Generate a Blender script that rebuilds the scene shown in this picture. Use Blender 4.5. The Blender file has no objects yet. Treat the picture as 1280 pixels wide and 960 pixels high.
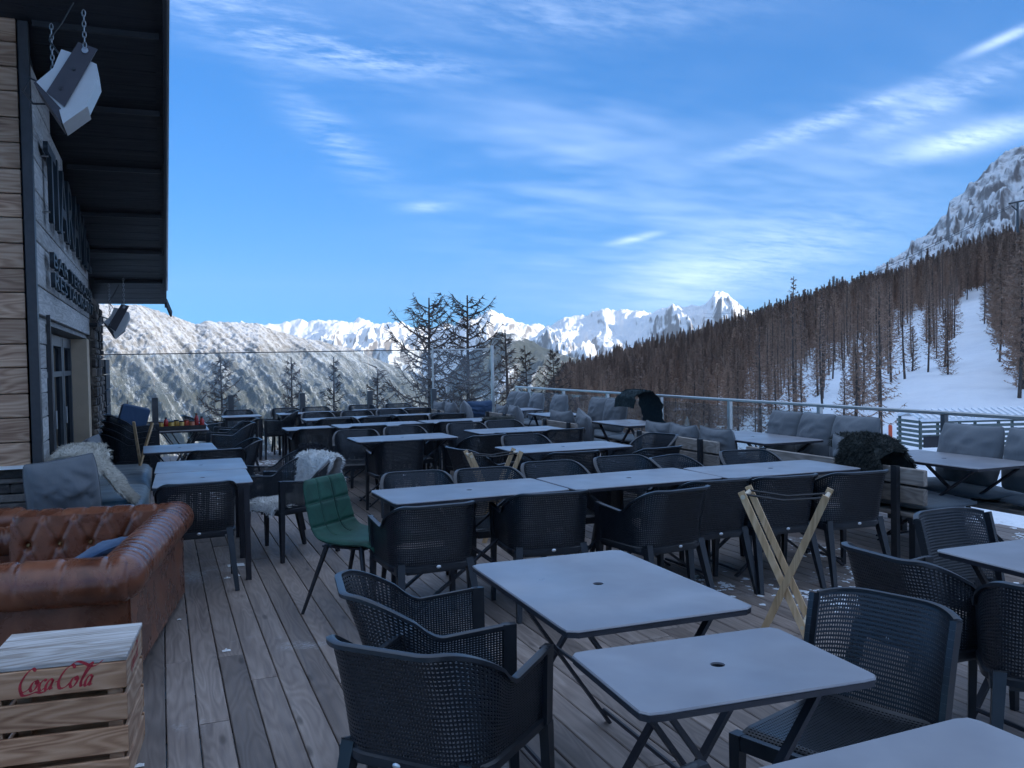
import bpy, math, random
import numpy as np
from mathutils import Vector, Matrix

random.seed(7); RNG = np.random.default_rng(11)
scene = bpy.context.scene
COL = scene.collection
R = math.radians

# ------------------------------------------------------------------ camera
CAM_H, FPX = 1.63, 1110.0
YAW, PITCH, ROLL = R(21.6), R(-1.65), R(1.1)
fw = np.array([math.sin(YAW)*math.cos(PITCH), math.cos(YAW)*math.cos(PITCH), math.sin(PITCH)])
rt = np.array([math.cos(YAW), -math.sin(YAW), 0.0]); up = np.cross(rt, fw)
cr = rt*math.cos(ROLL) - up*math.sin(ROLL); cu = up*math.cos(ROLL) + rt*math.sin(ROLL)
cam_data = bpy.data.cameras.new('camera'); cam = bpy.data.objects.new('camera', cam_data); COL.objects.link(cam)
M = Matrix.Identity(4)
for i in range(3):
    M[i][0], M[i][1], M[i][2] = cr[i], cu[i], -fw[i]
M[2][3] = CAM_H
cam.matrix_world = M
cam_data.sensor_width = 36; cam_data.lens = 36*FPX/1280
cam_data.clip_start = 0.05; cam_data.clip_end = 60000
scene.camera = cam

# ------------------------------------------------------------------ sky, sun, exposure
SUN_AZ, SUN_EL = 140.0, 14.0                 # clockwise from +Y
SKY_STRENGTH, SUN_STRENGTH = 0.13, 2.0
SKY_GAMMA, SKY_TINT, VEIL, CLOUD = 0.6, (0.048, 0.328, 0.74), 0.80, (2.75, 3.35, 4.3)   # gamma and tint grade the whole sky; veil adds fill light from overhead
world = bpy.data.worlds.new('World'); scene.world = world; world.use_nodes = True
def sun_setup():
    s = bpy.data.lights.new('sun', 'SUN'); o = bpy.data.objects.new('sun', s); COL.objects.link(o)
    s.energy = SUN_STRENGTH; s.angle = R(0.5); s.color = (1.0, 0.91, 0.77)
    d = Vector((math.sin(R(SUN_AZ))*math.cos(R(SUN_EL)), math.cos(R(SUN_AZ))*math.cos(R(SUN_EL)), math.sin(R(SUN_EL))))
    o.rotation_euler = d.to_track_quat('Z', 'Y').to_euler()
    o.location = d*50
sun_setup()
def world_setup():
    nt = world.node_tree; N = nt.nodes; L = nt.links; N.clear()
    out = N.new('ShaderNodeOutputWorld'); bg = N.new('ShaderNodeBackground'); sky = N.new('ShaderNodeTexSky')
    sky.sky_type = 'NISHITA'; sky.sun_disc = False
    sky.sun_elevation = R(SUN_EL); sky.sun_rotation = R(SUN_AZ)
    sky.altitude = 1900; sky.air_density = 1.0; sky.dust_density = 0.25; sky.ozone_density = 1.6
    bg.inputs['Strength'].default_value = SKY_STRENGTH
    tc = N.new('ShaderNodeTexCoord')
    def m(op, a, b=None, c=None, clamp=False):
        n = N.new('ShaderNodeMath'); n.operation = op; n.use_clamp = clamp
        for k, v in enumerate((a, b, c)):
            if v is None: continue
            if isinstance(v, (int, float)): n.inputs[k].default_value = v
            else: L.new(v, n.inputs[k])
        return n.outputs[0]
    sep = N.new('ShaderNodeSeparateXYZ'); L.new(tc.outputs['Generated'], sep.inputs[0])
    X, Y, Z = sep.outputs
    az = m('ARCTAN2', X, Y); el = m('ARCSINE', Z)
    # stretched cirrus texture in (azimuth, elevation) projected onto a cloud deck
    inv = m('DIVIDE', 1.0, m('ADD', m('MAXIMUM', Z, 0.0), 0.12))
    cx = m('MULTIPLY', X, inv); cy = m('MULTIPLY', Y, inv)
    comb = N.new('ShaderNodeCombineXYZ'); L.new(cx, comb.inputs[0]); L.new(cy, comb.inputs[1])
    def cirrus(rot, sc, detail, dist):
        mp = N.new('ShaderNodeMapping'); mp.inputs['Rotation'].default_value = (0, 0, R(rot)); mp.inputs['Scale'].default_value = sc
        L.new(comb.outputs[0], mp.inputs[0])
        nz = N.new('ShaderNodeTexNoise'); nz.inputs['Scale'].default_value = 1.0; nz.inputs['Detail'].default_value = detail
        nz.inputs['Roughness'].default_value = 0.70; nz.inputs['Distortion'].default_value = dist
        L.new(mp.outputs[0], nz.inputs['Vector']); return nz.outputs['Fac']
    wisp = cirrus(-48, (2.0, 5.4, 1), 6, 0.25); soft = cirrus(-20, (1.1, 2.2, 1), 3, 0.0); fine = cirrus(-58, (9.0, 24.0, 1), 6, 0.0)
    def aell(px, py):
        v = fw + (px-640)/FPX*cr - (py-480)/FPX*cu
        v = v/np.linalg.norm(v); return math.atan2(v[0], v[1]), math.asin(v[2])
    def blob(px, py, sx, sy, ang, amp, tex, lo, hi):
        a0, e0 = aell(px, py); k = 1/FPX; c, s = math.cos(R(ang)), math.sin(R(ang))
        da = m('SUBTRACT', az, a0); de = m('SUBTRACT', el, e0)
        u = m('MULTIPLY', m('ADD', m('MULTIPLY', da, c), m('MULTIPLY', de, s)), 1/(sx*k))
        w = m('MULTIPLY', m('SUBTRACT', m('MULTIPLY', de, c), m('MULTIPLY', da, s)), 1/(sy*k))
        r2 = m('ADD', m('MULTIPLY', u, u), m('MULTIPLY', w, w))
        g = m('POWER', 2.718, m('MULTIPLY', r2, -1.0))
        mr = N.new('ShaderNodeMapRange'); mr.interpolation_type = 'SMOOTHSTEP'
        mr.inputs[1].default_value = lo; mr.inputs[2].default_value = hi
        L.new(tex, mr.inputs[0])
        return m('MULTIPLY', m('MULTIPLY', g, mr.outputs[0]), amp)
    mix = m('ADD', m('MULTIPLY', wisp, 0.55), m('MULTIPLY', fine, 0.45))
    specs = [(330, 35, 170, 30, -12, .34, mix, .40, .68), (480, 75, 120, 13, -4, .28, mix, .38, .66),
             (415, 170, 75, 22, -38, .30, wisp, .38, .70), (535, 259, 30, 6, 2, .35, mix, .3, .6),
             (700, 190, 170, 150, -50, .26, soft, .34, .80), (940, 330, 170, 42, 14, .38, mix, .30, .66),
             (850, 350, 60, 34, 6, .30, soft, .2, .6),
             (1040, 150, 120, 10, 14, .36, mix, .36, .62), (1210, 174, 75, 13, 8, .55, mix, .30, .58),
             (1170, 128, 90, 14, 20, .30, mix, .36, .64), (1255, 48, 36, 5, 16, .45, mix, .28, .5),
             (795, 298, 28, 4, 10, .45, mix, .25, .5), (1000, 230, 240, 70, 20, .20, soft, .3, .75),
             (700, 20, 200, 30, -3, .22, mix, .38, .7)]
    tot = None
    for s in specs:
        b = blob(*s); tot = b if tot is None else m('ADD', tot, b)
    # top-of-view veil, thickened unseen overhead as added fill light for the terrace
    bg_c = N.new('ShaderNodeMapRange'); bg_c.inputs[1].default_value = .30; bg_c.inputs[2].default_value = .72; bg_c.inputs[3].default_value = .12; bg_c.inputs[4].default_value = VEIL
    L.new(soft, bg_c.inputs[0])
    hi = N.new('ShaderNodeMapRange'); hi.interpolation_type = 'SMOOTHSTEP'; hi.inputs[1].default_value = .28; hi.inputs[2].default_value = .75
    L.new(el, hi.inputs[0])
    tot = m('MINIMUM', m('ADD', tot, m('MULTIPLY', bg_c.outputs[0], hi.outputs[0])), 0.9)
    gm = N.new('ShaderNodeGamma'); gm.inputs[1].default_value = SKY_GAMMA; L.new(sky.outputs[0], gm.inputs[0])
    tint = N.new('ShaderNodeMix'); tint.data_type = 'RGBA'; tint.blend_type = 'MULTIPLY'; tint.inputs[0].default_value = 1.0
    L.new(gm.outputs[0], tint.inputs[6]); tint.inputs[7].default_value = (*SKY_TINT, 1)
    mx = N.new('ShaderNodeMix'); mx.data_type = 'RGBA'
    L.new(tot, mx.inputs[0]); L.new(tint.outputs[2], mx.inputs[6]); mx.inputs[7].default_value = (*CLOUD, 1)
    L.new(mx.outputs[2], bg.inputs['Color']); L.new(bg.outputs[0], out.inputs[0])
world_setup()
vs = scene.view_settings
vs.view_transform = 'Standard'; vs.look = 'None'; vs.exposure = 2.0; vs.gamma = 1.0; vs.use_curve_mapping = False
scene.cycles.use_denoising = True
scene.cycles.use_adaptive_sampling = True; scene.cycles.adaptive_threshold = 0.02
scene.cycles.max_bounces = 5; scene.cycles.diffuse_bounces = 2; scene.cycles.transparent_max_bounces = 16
scene.cycles.caustics_reflective = False; scene.cycles.caustics_refractive = False

# ------------------------------------------------------------------ helpers: noise
def _hash(ix, iy, seed):
    h = (ix.astype(np.int64)*374761393 + iy.astype(np.int64)*668265263 + seed*1442695041) & 0x7fffffff
    h = ((h ^ (h >> 13))*1274126177) & 0x7fffffff
    return (h ^ (h >> 16)) & 0xffff
def perlin(x, y, seed=0):
    x = np.asarray(x, float); y = np.asarray(y, float)
    x0 = np.floor(x); y0 = np.floor(y); fx = x-x0; fy = y-y0
    u = fx*fx*fx*(fx*(fx*6-15)+10); v = fy*fy*fy*(fy*(fy*6-15)+10)
    def g(dx, dy):
        a = _hash(x0+dx, y0+dy, seed)/65536*2*math.pi
        return np.cos(a)*(fx-dx) + np.sin(a)*(fy-dy)
    a = g(0, 0)*(1-u)+g(1, 0)*u; b = g(0, 1)*(1-u)+g(1, 1)*u
    return (a*(1-v)+b*v)*1.4
def fbm(x, y, o=5, seed=0, gain=.5):
    s = 0; a = 1; t = 0
    for k in range(o):
        s = s+a*perlin(x*2**k, y*2**k, seed+k); t += a; a *= gain
    return s/t
def ridged(x, y, o=6, seed=0, gain=.52):
    s = 0; a = 1; t = 0; w = 1
    for k in range(o):
        n = 1-np.abs(perlin(x*2**k, y*2**k, seed+k)); n = n*n*w
        w = np.clip(n*1.6, 0, 1); s = s+a*n; t += a; a *= gain
    return s/t
def sst(a, b, x):
    t = np.clip((np.asarray(x, float)-a)/(b-a), 0, 1); return t*t*(3-2*t)

# ------------------------------------------------------------------ helpers: meshes
class MB:
    def __init__(s): s.v = []; s.f = []
    def add(s, vs, fs):
        o = len(s.v); s.v.extend([tuple(p) for p in vs]); s.f.extend([tuple(o+i for i in f) for f in fs]); return s
    def box(s, c, d, rot=None, taper=1.0, bev=0.0):
        x, y, z = d[0]/2, d[1]/2, d[2]/2
        if bev > 0:
            b = min(bev, x*.9, y*.9, z*.9); P = []
            for sz in (-1, 1):
                for inset in ((1, 0) if sz < 0 else (0, 1)):
                    zz = sz*(z if inset else z-b)
                    xx = x-b if inset else x; yy = y-b if inset else y
                    P += [(-xx, -yy, zz), (xx, -yy, zz), (xx, yy, zz), (-xx, yy, zz)]
            F = [(3, 2, 1, 0), (12, 13, 14, 15)]
            for l in range(3):
                for k in range(4):
                    F.append((l*4+k, l*4+(k+1) % 4, l*4+4+(k+1) % 4, l*4+4+k))
        else:
            P = [(-x, -y, -z), (x, -y, -z), (x, y, -z), (-x, y, -z), (-x*taper, -y*taper, z), (x*taper, -y*taper, z), (x*taper, y*taper, z), (-x*taper, y*taper, z)]
            F = [(3, 2, 1, 0), (4, 5, 6, 7), (0, 1, 5, 4), (1, 2, 6, 5), (2, 3, 7, 6), (3, 0, 4, 7)]
        Rm = rot if rot is not None else Matrix.Identity(3)
        return s.add([Rm @ Vector(p)+Vector(c) for p in P], F)
    def bar(s, a, b, w, h, w2=None, h2=None, upv=(0, 0, 1)):
        a = Vector(a); b = Vector(b); d = (b-a).normalized(); u = Vector(upv)
        if abs(d.dot(u)) > .97: u = Vector((0, 1, 0))
        x = d.cross(u).normalized(); y = x.cross(d).normalized()
        w2 = w if w2 is None else w2; h2 = h if h2 is None else h2
        P = [a+x*i*w/2+y*j*h/2 for i, j in ((-1, -1), (1, -1), (1, 1), (-1, 1))]+[b+x*i*w2/2+y*j*h2/2 for i, j in ((-1, -1), (1, -1), (1, 1), (-1, 1))]
        return s.add(P, [(3, 2, 1, 0), (4, 5, 6, 7), (0, 1, 5, 4), (1, 2, 6, 5), (2, 3, 7, 6), (3, 0, 4, 7)])
    def tube(s, pts, rad, n=6, cap=True):
        pts = [Vector(p) for p in pts]
        rad = [rad]*len(pts) if isinstance(rad, (int, float)) else rad
        P = []; F = []; ref = None
        for i, p in enumerate(pts):
            d = (pts[min(i+1, len(pts)-1)]-pts[max(i-1, 0)]).normalized()
            if ref is None: ref = Vector((0, 0, 1)) if abs(d.z) < .9 else Vector((1, 0, 0))
            x = d.cross(ref)
            if x.length < 1e-4: x = d.cross(Vector((.3, 1, .2)))
            x.normalize(); y = x.cross(d); ref = y
            for k in range(n):
                a = 2*math.pi*k/n; P.append(p+(x*math.cos(a)+y*math.sin(a))*rad[i])
        for i in range(len(pts)-1):
            for k in range(n):
                F.append((i*n+k, i*n+(k+1) % n, (i+1)*n+(k+1) % n, (i+1)*n+k))
        if cap: F.append(tuple(range(n-1, -1, -1))); F.append(tuple((len(pts)-1)*n+k for k in range(n)))
        return s.add(P, F)
    def prism(s, poly, h0, h1, axis='z'):
        n = len(poly)
        def mk(p, h): return (p[0], p[1], h) if axis == 'z' else ((p[0], h, p[1]) if axis == 'y' else (h, p[0], p[1]))
        P = [mk(p, h0) for p in poly]+[mk(p, h1) for p in poly]
        return s.add(P, [tuple(range(n-1, -1, -1)), tuple(range(n, 2*n))]+[(i, (i+1) % n, n+(i+1) % n, n+i) for i in range(n)])
    def lathe(s, c, prof, n=12):
        P = []; F = []
        for r, z in prof:
            for k in range(n):
                a = 2*math.pi*k/n; P.append((c[0]+r*math.cos(a), c[1]+r*math.sin(a), c[2]+z))
        for i in range(len(prof)-1):
            for k in range(n): F.append((i*n+k, i*n+(k+1) % n, (i+1)*n+(k+1) % n, (i+1)*n+k))
        F.append(tuple(range(n-1, -1, -1))); F.append(tuple((len(prof)-1)*n+k for k in range(n)))
        return s.add(P, F)
    def grid(s, P, nu, nv, closed_u=False):
        F = []
        for i in range(nu-1 if not closed_u else nu):
            for j in range(nv-1):
                F.append((i*nv+j, ((i+1) % nu)*nv+j, ((i+1) % nu)*nv+j+1, i*nv+j+1))
        return s.add(P, F)
    def mesh(s, name, mat, smooth=False):
        me = bpy.data.meshes.new(name); me.from_pydata([tuple(v) for v in s.v], [], s.f); me.materials.append(mat)
        if smooth: me.polygons.foreach_set('use_smooth', [True]*len(me.polygons))
        me.update(); return me
    def build(s, name, mat, parent=None, smooth=False):
        return link(name, s.mesh(name, mat, smooth), parent)
def link(name, me, parent=None):
    o = bpy.data.objects.new(name, me); COL.objects.link(o)
    if parent: o.parent = parent
    return o
def smooth_by_angle(me, ang=40):
    import bmesh
    bm = bmesh.new(); bm.from_mesh(me); c = math.cos(R(ang))
    bm.normal_update()
    for f in bm.faces: f.smooth = True
    for e in bm.edges:
        if len(e.link_faces) == 2 and e.link_faces[0].normal.dot(e.link_faces[1].normal) < c: e.smooth = False
    bm.to_mesh(me); bm.free(); return me
def empty(name, loc=(0, 0, 0), rz=0.0):
    o = bpy.data.objects.new(name, None); COL.objects.link(o); o.location = loc; o.rotation_euler = (0, 0, R(rz)); o.empty_display_size = .1; return o
def tag(o, label=None, cat=None, group=None, kind=None):
    if label: o['label'] = label
    if cat: o['category'] = cat
    if group: o['group'] = group
    if kind: o['kind'] = kind
    return o
KIDS = {}
def kids(o): return [c for c in o.children]
def copy_tree(o, parent=None, ch=None):
    c = o.copy(); COL.objects.link(c); c.parent = parent
    for k in (ch[o.name] if ch and o.name in ch else []): copy_tree(k, c, ch)
    return c
def tree_map(o):
    d = {}
    def rec(x):
        cs = [c for c in bpy.data.objects if c.parent == x]; d[x.name] = cs
        for c in cs: rec(c)
    rec(o); return d

# ------------------------------------------------------------------ helpers: materials
def new_mat(name):
    mt = bpy.data.materials.new(name); mt.use_nodes = True
    nt = mt.node_tree; return mt, nt, nt.nodes['Principled BSDF']
def nd(nt, typ, **kw):
    n = nt.nodes.new(typ)
    for k, v in kw.items(): setattr(n, k, v)
    return n
def ramp(nt, fac, stops):
    r = nt.nodes.new('ShaderNodeValToRGB'); e = r.color_ramp.elements
    while len(e) < len(stops): e.new(.5)
    for el_, (p, c) in zip(e, stops): el_.position = p; el_.color = (*c, 1) if len(c) == 3 else c
    nt.links.new(fac, r.inputs[0]); return r.outputs[0]
def noise(nt, vec, scale, detail=5, rough=.55, dist=0.0):
    n = nt.nodes.new('ShaderNodeTexNoise'); n.inputs['Scale'].default_value = scale; n.inputs['Detail'].default_value = detail
    n.inputs['Roughness'].default_value = rough; n.inputs['Distortion'].default_value = dist
    if vec is not None: nt.links.new(vec, n.inputs['Vector'])
    return n.outputs['Fac']
def mapping(nt, vec, sc=(1, 1, 1), rot=(0, 0, 0)):
    n = nt.nodes.new('ShaderNodeMapping'); n.inputs['Scale'].default_value = sc; n.inputs['Rotation'].default_value = rot
    nt.links.new(vec, n.inputs[0]); return n.outputs[0]
def mixc(nt, fac, a, b, blend='MIX'):
    n = nt.nodes.new('ShaderNodeMix'); n.data_type = 'RGBA'; n.blend_type = blend
    for sock, v in ((n.inputs[0], fac), (n.inputs[6], a), (n.inputs[7], b)):
        if isinstance(v, (int, float)): sock.default_value = v
        elif isinstance(v, tuple): sock.default_value = (*v, 1) if len(v) == 3 else v
        else: nt.links.new(v, sock)
    return n.outputs[2]
def mth(nt, op, a, b=None, clamp=False):
    n = nt.nodes.new('ShaderNodeMath'); n.operation = op; n.use_clamp = clamp
    for k, v in enumerate((a, b)):
        if v is None: continue
        if isinstance(v, (int, float)): n.inputs[k].default_value = v
        else: nt.links.new(v, n.inputs[k])
    return n.outputs[0]
def maprange(nt, v, a, b, c=0.0, d=1.0, smooth=False):
    n = nt.nodes.new('ShaderNodeMapRange')
    if smooth: n.interpolation_type = 'SMOOTHSTEP'
    for k, x in zip((1, 2, 3, 4), (a, b, c, d)): n.inputs[k].default_value = x
    nt.links.new(v, n.inputs[0]); return n.outputs[0]
def bump(nt, bs, h, strength=.3, dist=.01):
    n = nt.nodes.new('ShaderNodeBump'); n.inputs['Strength'].default_value = strength; n.inputs['Distance'].default_value = dist
    nt.links.new(h, n.inputs['Height']); nt.links.new(n.outputs[0], bs.inputs['Normal'])
def objrand(nt):
    return nt.nodes.new('ShaderNodeObjectInfo').outputs['Random']
def coords(nt, kind='Object'):
    return nt.nodes.new('ShaderNodeTexCoord').outputs[kind]
def geopos(nt): return nt.nodes.new('ShaderNodeNewGeometry').outputs['Position']

def plain(name, col, rough=.6, metal=0.0, var=.12, scale=8, bmp=0.0, spec=.5):
    mt, nt, bs = new_mat(name); c = coords(nt)
    f = noise(nt, c, scale, 6, .6)
    a = tuple(x*(1-var) for x in col); b = tuple(min(1, x*(1+var)) for x in col)
    nt.links.new(ramp(nt, f, [(.3, a), (.7, b)]), bs.inputs['Base Color'])
    bs.inputs['Roughness'].default_value = rough; bs.inputs['Metallic'].default_value = metal; bs.inputs['Specular IOR Level'].default_value = spec
    if bmp: bump(nt, bs, noise(nt, c, scale*6, 6, .6), bmp, .004)
    return mt
def wood(name, dark, mid, light, axis='y', gscale=1.0, rough=.7, knots=True, rand=.35, snow=0.0, bmp=.35, rings_w=.16):
    """boards: stretched grain along an axis in world space, shifted per object"""
    mt, nt, bs = new_mat(name); p = geopos(nt); rnd = objrand(nt)
    add = nd(nt, 'ShaderNodeVectorMath', operation='ADD'); nt.links.new(p, add.inputs[0])
    cmb = nd(nt, 'ShaderNodeCombineXYZ')
    for k, mul in enumerate((37.0, 61.0, 23.0)): nt.links.new(mth(nt, 'MULTIPLY', rnd, mul), cmb.inputs[k])
    nt.links.new(cmb.outputs[0], add.inputs[1]); v = add.outputs[0]
    st = {'x': (1.2, 26, 26), 'y': (26, 1.2, 26), 'z': (26, 26, 1.2)}[axis]
    big = {'x': (.6, 5, 5), 'y': (5, .6, 5), 'z': (5, 5, .6)}[axis]
    g1 = noise(nt, mapping(nt, v, tuple(a*gscale for a in st)), 1.0, 6, .65, 1.2)
    g2 = noise(nt, mapping(nt, v, tuple(a*gscale for a in big)), 1.0, 4, .5, .8)
    # growth rings: contour lines of a slow noise stretched along the board
    slow = {'x': (.9, 6.5, 6.5), 'y': (6.5, .9, 6.5), 'z': (6.5, 6.5, .9)}[axis]
    base_n = noise(nt, mapping(nt, v, tuple(a*gscale for a in slow)), 1.0, 2, .45, .25)
    rings = mth(nt, 'SINE', mth(nt, 'ADD', mth(nt, 'MULTIPLY', base_n, 85.0), mth(nt, 'MULTIPLY', g1, 3.0)))
    rings = mth(nt, 'MULTIPLY', mth(nt, 'ADD', rings, 1.0), .5)
    f = mth(nt, 'ADD', mth(nt, 'MULTIPLY', g1, .46), mth(nt, 'ADD', mth(nt, 'MULTIPLY', g2, .36), mth(nt, 'MULTIPLY', rings, rings_w)))
    c = ramp(nt, f, [(.30, dark), (.5, mid), (.72, light)])
    if knots:
        vo = nd(nt, 'ShaderNodeTexVoronoi'); kv = {'x': (1.6, 6, 6), 'y': (6, 1.6, 6), 'z': (6, 6, 1.6)}[axis]
        nt.links.new(mapping(nt, v, kv), vo.inputs['Vector']); vo.inputs['Scale'].default_value = 1.0
        kf = maprange(nt, vo.outputs['Distance'], .04, .13, 1.0, 0.0, True)
        c = mixc(nt, mth(nt, 'MULTIPLY', kf, .7), c, tuple(x*.45 for x in dark))
    hsv = nd(nt, 'ShaderNodeHueSaturation'); nt.links.new(c, hsv.inputs['Color'])
    nt.links.new(maprange(nt, rnd, 0, 1, 1-rand, 1+rand), hsv.inputs['Value'])
    c = hsv.outputs[0]
    if snow > 0:
        sf = noise(nt, mapping(nt, p, (1.1, 1.1, 1.1)), 1.0, 9, .66, .5)
        sf = maprange(nt, sf, .60-snow*.1, .70-snow*.1, 0, 1, True)
        fine = maprange(nt, noise(nt, p, 55, 4, .7), .40, .62, 0, 1)
        c = mixc(nt, mth(nt, 'MULTIPLY', mth(nt, 'MULTIPLY', sf, fine), .55), c, (.62, .64, .67))
    nt.links.new(c, bs.inputs['Base Color'])
    nt.links.new(maprange(nt, g1, .3, .7, rough-.12, rough+.15), bs.inputs['Roughness'])
    bump(nt, bs, f, bmp, .004); return mt

# ------------------------------------------------------------------ terrain
def px_az(px, py=456.0):
    v = fw+(px-640)/FPX*cr-(py-480)/FPX*cu
    return math.degrees(math.atan2(v[0], v[1]))
def px_tan(px, py):
    v = fw+(px-640)/FPX*cr-(py-480)/FPX*cu
    return v[2]/math.hypot(v[0], v[1])
AZ_TAB = np.array([px_az(p) for p in range(-400, 1700, 20)]); PX_TAB = np.arange(-400, 1700, 20.0)
def az_px(a): return np.interp(a, AZ_TAB, PX_TAB)

_hc = [(600, 560), (660, 492), (700, 482), (760, 466), (830, 447), (900, 428), (1000, 400), (1130, 363), (1200, 336), (1280, 308)]
HC_AZ = [-90, -30]+[px_az(*c) for c in _hc]+[70, 100, 215]
HC_TAN = [-.20, -.20]+[px_tan(*c) for c in _hc]+[.20, .24, .18]
def ground_z(az, d):
    az = np.asarray(az, float); d = np.asarray(d, float)
    px = az_px(az)
    wr = sst(570, 710, px)                       # 0 = valley side, 1 = hill side
    D = 430.0
    near = -.75-.040*np.clip(d-9, 0, 45)
    mid = -.75-.15*np.clip(d-9, 0, 75)
    w2 = sst(820, 1060, px)
    z0 = mid*(1-w2)+near*w2
    tanc = np.interp(az, HC_AZ, HC_TAN); zc = CAM_H+tanc*D
    d0 = 55+25*(1-w2)
    t = np.clip((d-d0)/(D-d0), 0, 1); ts = t**1.12
    zh = z0*(1-ts)+zc*ts
    zh = zh-np.clip(d-D, 0, 260)*.35*sst(D, D+60, d)
    zv = -.75-.30*np.clip(d-15.5, 0, 2400)
    z = zh*wr+zv*(1-wr)
    return z
def terrain_noise(x, y, d):
    a = np.clip((d-22)/60, 0, 1)
    return a*(fbm(x/38, y/38, 4, 3)*2.2+fbm(x/9, y/9, 3, 9)*.45)+np.clip((d-8)/10, 0, 1)*fbm(x/4, y/4, 3, 21)*.10
def tz(x, y):
    az = np.degrees(np.arctan2(x, y)); d = np.hypot(x, y)
    return ground_z(az, d)+terrain_noise(x, y, d)

def grid_mesh(name, X, Y, Z, mat, attrs=None):
    nu, nv = X.shape
    co = np.stack([X, Y, Z], -1).reshape(-1, 3).astype(np.float32)
    i = np.arange(nu-1)[:, None]*nv+np.arange(nv-1)[None, :]
    q = np.stack([i, i+nv, i+nv+1, i+1], -1).reshape(-1, 4).astype(np.int32)
    me = bpy.data.meshes.new(name); me.vertices.add(len(co)); me.vertices.foreach_set('co', co.ravel())
    me.loops.add(q.size); me.loops.foreach_set('vertex_index', q.ravel()); me.polygons.add(len(q))
    me.polygons.foreach_set('loop_start', np.arange(0, q.size, 4, dtype=np.int32))
    me.polygons.foreach_set('use_smooth', np.ones(len(q), bool))
    for k, A in (attrs or {}).items():
        at_ = me.attributes.new(k, 'FLOAT_VECTOR', 'POINT'); at_.data.foreach_set('vector', A.reshape(-1, 3).astype(np.float32).ravel())
    me.update(calc_edges=True); me.validate(); me.materials.append(mat)
    o = bpy.data.objects.new(name, me); COL.objects.link(o); return o

def snow_mat():
    mt, nt, bs = new_mat('snow_ground'); p = geopos(nt)
    f = noise(nt, p, .25, 6, .6); g = noise(nt, p, 2.2, 6, .6)
    c = ramp(nt, f, [(.3, (.74, .76, .79)), (.7, (.86, .87, .88))])
    tw = maprange(nt, noise(nt, p, .9, 8, .72), .66, .74, 0, .55, True)      # twigs and litter lying on the snow
    c = mixc(nt, tw, c, (.20, .16, .13))
    nt.links.new(c, bs.inputs['Base Color']); bs.inputs['Roughness'].default_value = .65
    h = mth(nt, 'ADD', f, mth(nt, 'MULTIPLY', g, .35)); bump(nt, bs, h, .6, .6); return mt
MAT_SNOW = snow_mat()
def build_ground():
    azs = np.concatenate([np.linspace(-90, -12, 40, endpoint=False), np.linspace(-12, 56, 520, endpoint=False), np.linspace(56, 215, 90)])
    rs = np.concatenate([np.linspace(.5, 9, 12, endpoint=False), np.geomspace(9, 760, 250), np.geomspace(800, 3200, 20)])
    A, D = np.meshgrid(azs, rs, indexing='ij')
    X = np.sin(np.radians(A))*D; Y = np.cos(np.radians(A))*D
    Z = ground_z(A, D)+terrain_noise(X, Y, D)
    o = grid_mesh('ground', X, Y, Z, MAT_SNOW); o['kind'] = 'structure'; return o
build_ground()

# ------------------------------------------------------------------ mountains
def mountain_mat(name, snow_lo, snow_hi, rock, forest, forest_top, streak_sc, fine_sc, veg=1.0, snow_max=1.0):
    """snow on ledges and in gullies, rock on steep faces, snow-dusted conifers below the tree line"""
    mt, nt, bs = new_mat(name)
    at_ = nd(nt, 'ShaderNodeAttribute', attribute_name='slope_uv'); uv = at_.outputs['Vector']
    sep = nd(nt, 'ShaderNodeSeparateXYZ'); nt.links.new(uv, sep.inputs[0]); hgt = sep.outputs[2]   # height in km
    geo = nd(nt, 'ShaderNodeNewGeometry'); sn = nd(nt, 'ShaderNodeSeparateXYZ'); nt.links.new(geo.outputs['Normal'], sn.inputs[0])
    s1 = noise(nt, mapping(nt, uv, streak_sc, (0, 0, R(24))), 1.0, 9, .68, .35)
    s2 = noise(nt, mapping(nt, uv, fine_sc), 1.0, 6, .72, .2)
    s3 = noise(nt, mapping(nt, uv, tuple(a*.18 for a in fine_sc)), 1.0, 5, .6)
    k = mth(nt, 'ADD', mth(nt, 'ADD', mth(nt, 'MULTIPLY', s1, .75), mth(nt, 'MULTIPLY', s2, .45)), mth(nt, 'MULTIPLY', mth(nt, 'SUBTRACT', sn.outputs[2], .72), .55))
    sf = maprange(nt, k, snow_lo, snow_hi, 0, 1, True)
    rk = mixc(nt, s2, tuple(a*.6 for a in rock), tuple(min(1, a*1.35) for a in rock))
    sf = mth(nt, 'MULTIPLY', sf, snow_max); c = mixc(nt, sf, rk, (.78, .78, .78))
    # forest cover: dark crowns with snow between, thinning out at the tree line
    line = mth(nt, 'SUBTRACT', forest_top, hgt); line = mth(nt, 'ADD', line, mth(nt, 'MULTIPLY', mth(nt, 'SUBTRACT', s3, .5), .55))
    cover = maprange(nt, line, -.05, .22, 0, veg, True)
    dots = noise(nt, mapping(nt, uv, tuple(a*2.3 for a in fine_sc)), 1.0, 4, .8)
    crown = maprange(nt, mth(nt, 'ADD', dots, mth(nt, 'MULTIPLY', mth(nt, 'SUBTRACT', s1, .5), -.9)), .32, .48, 0, 1, True)
    c = mixc(nt, mth(nt, 'MULTIPLY', crown, cover), c, mixc(nt, s2, tuple(a*.7 for a in forest), tuple(a*1.4 for a in forest)))
    nt.links.new(c, bs.inputs['Base Color']); bs.inputs['Roughness'].default_value = .8; bs.inputs['Specular IOR Level'].default_value = .2
    bump(nt, bs, mth(nt, 'ADD', s1, mth(nt, 'MULTIPLY', s2, .5)), .6, 14.0)
    return mt

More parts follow.
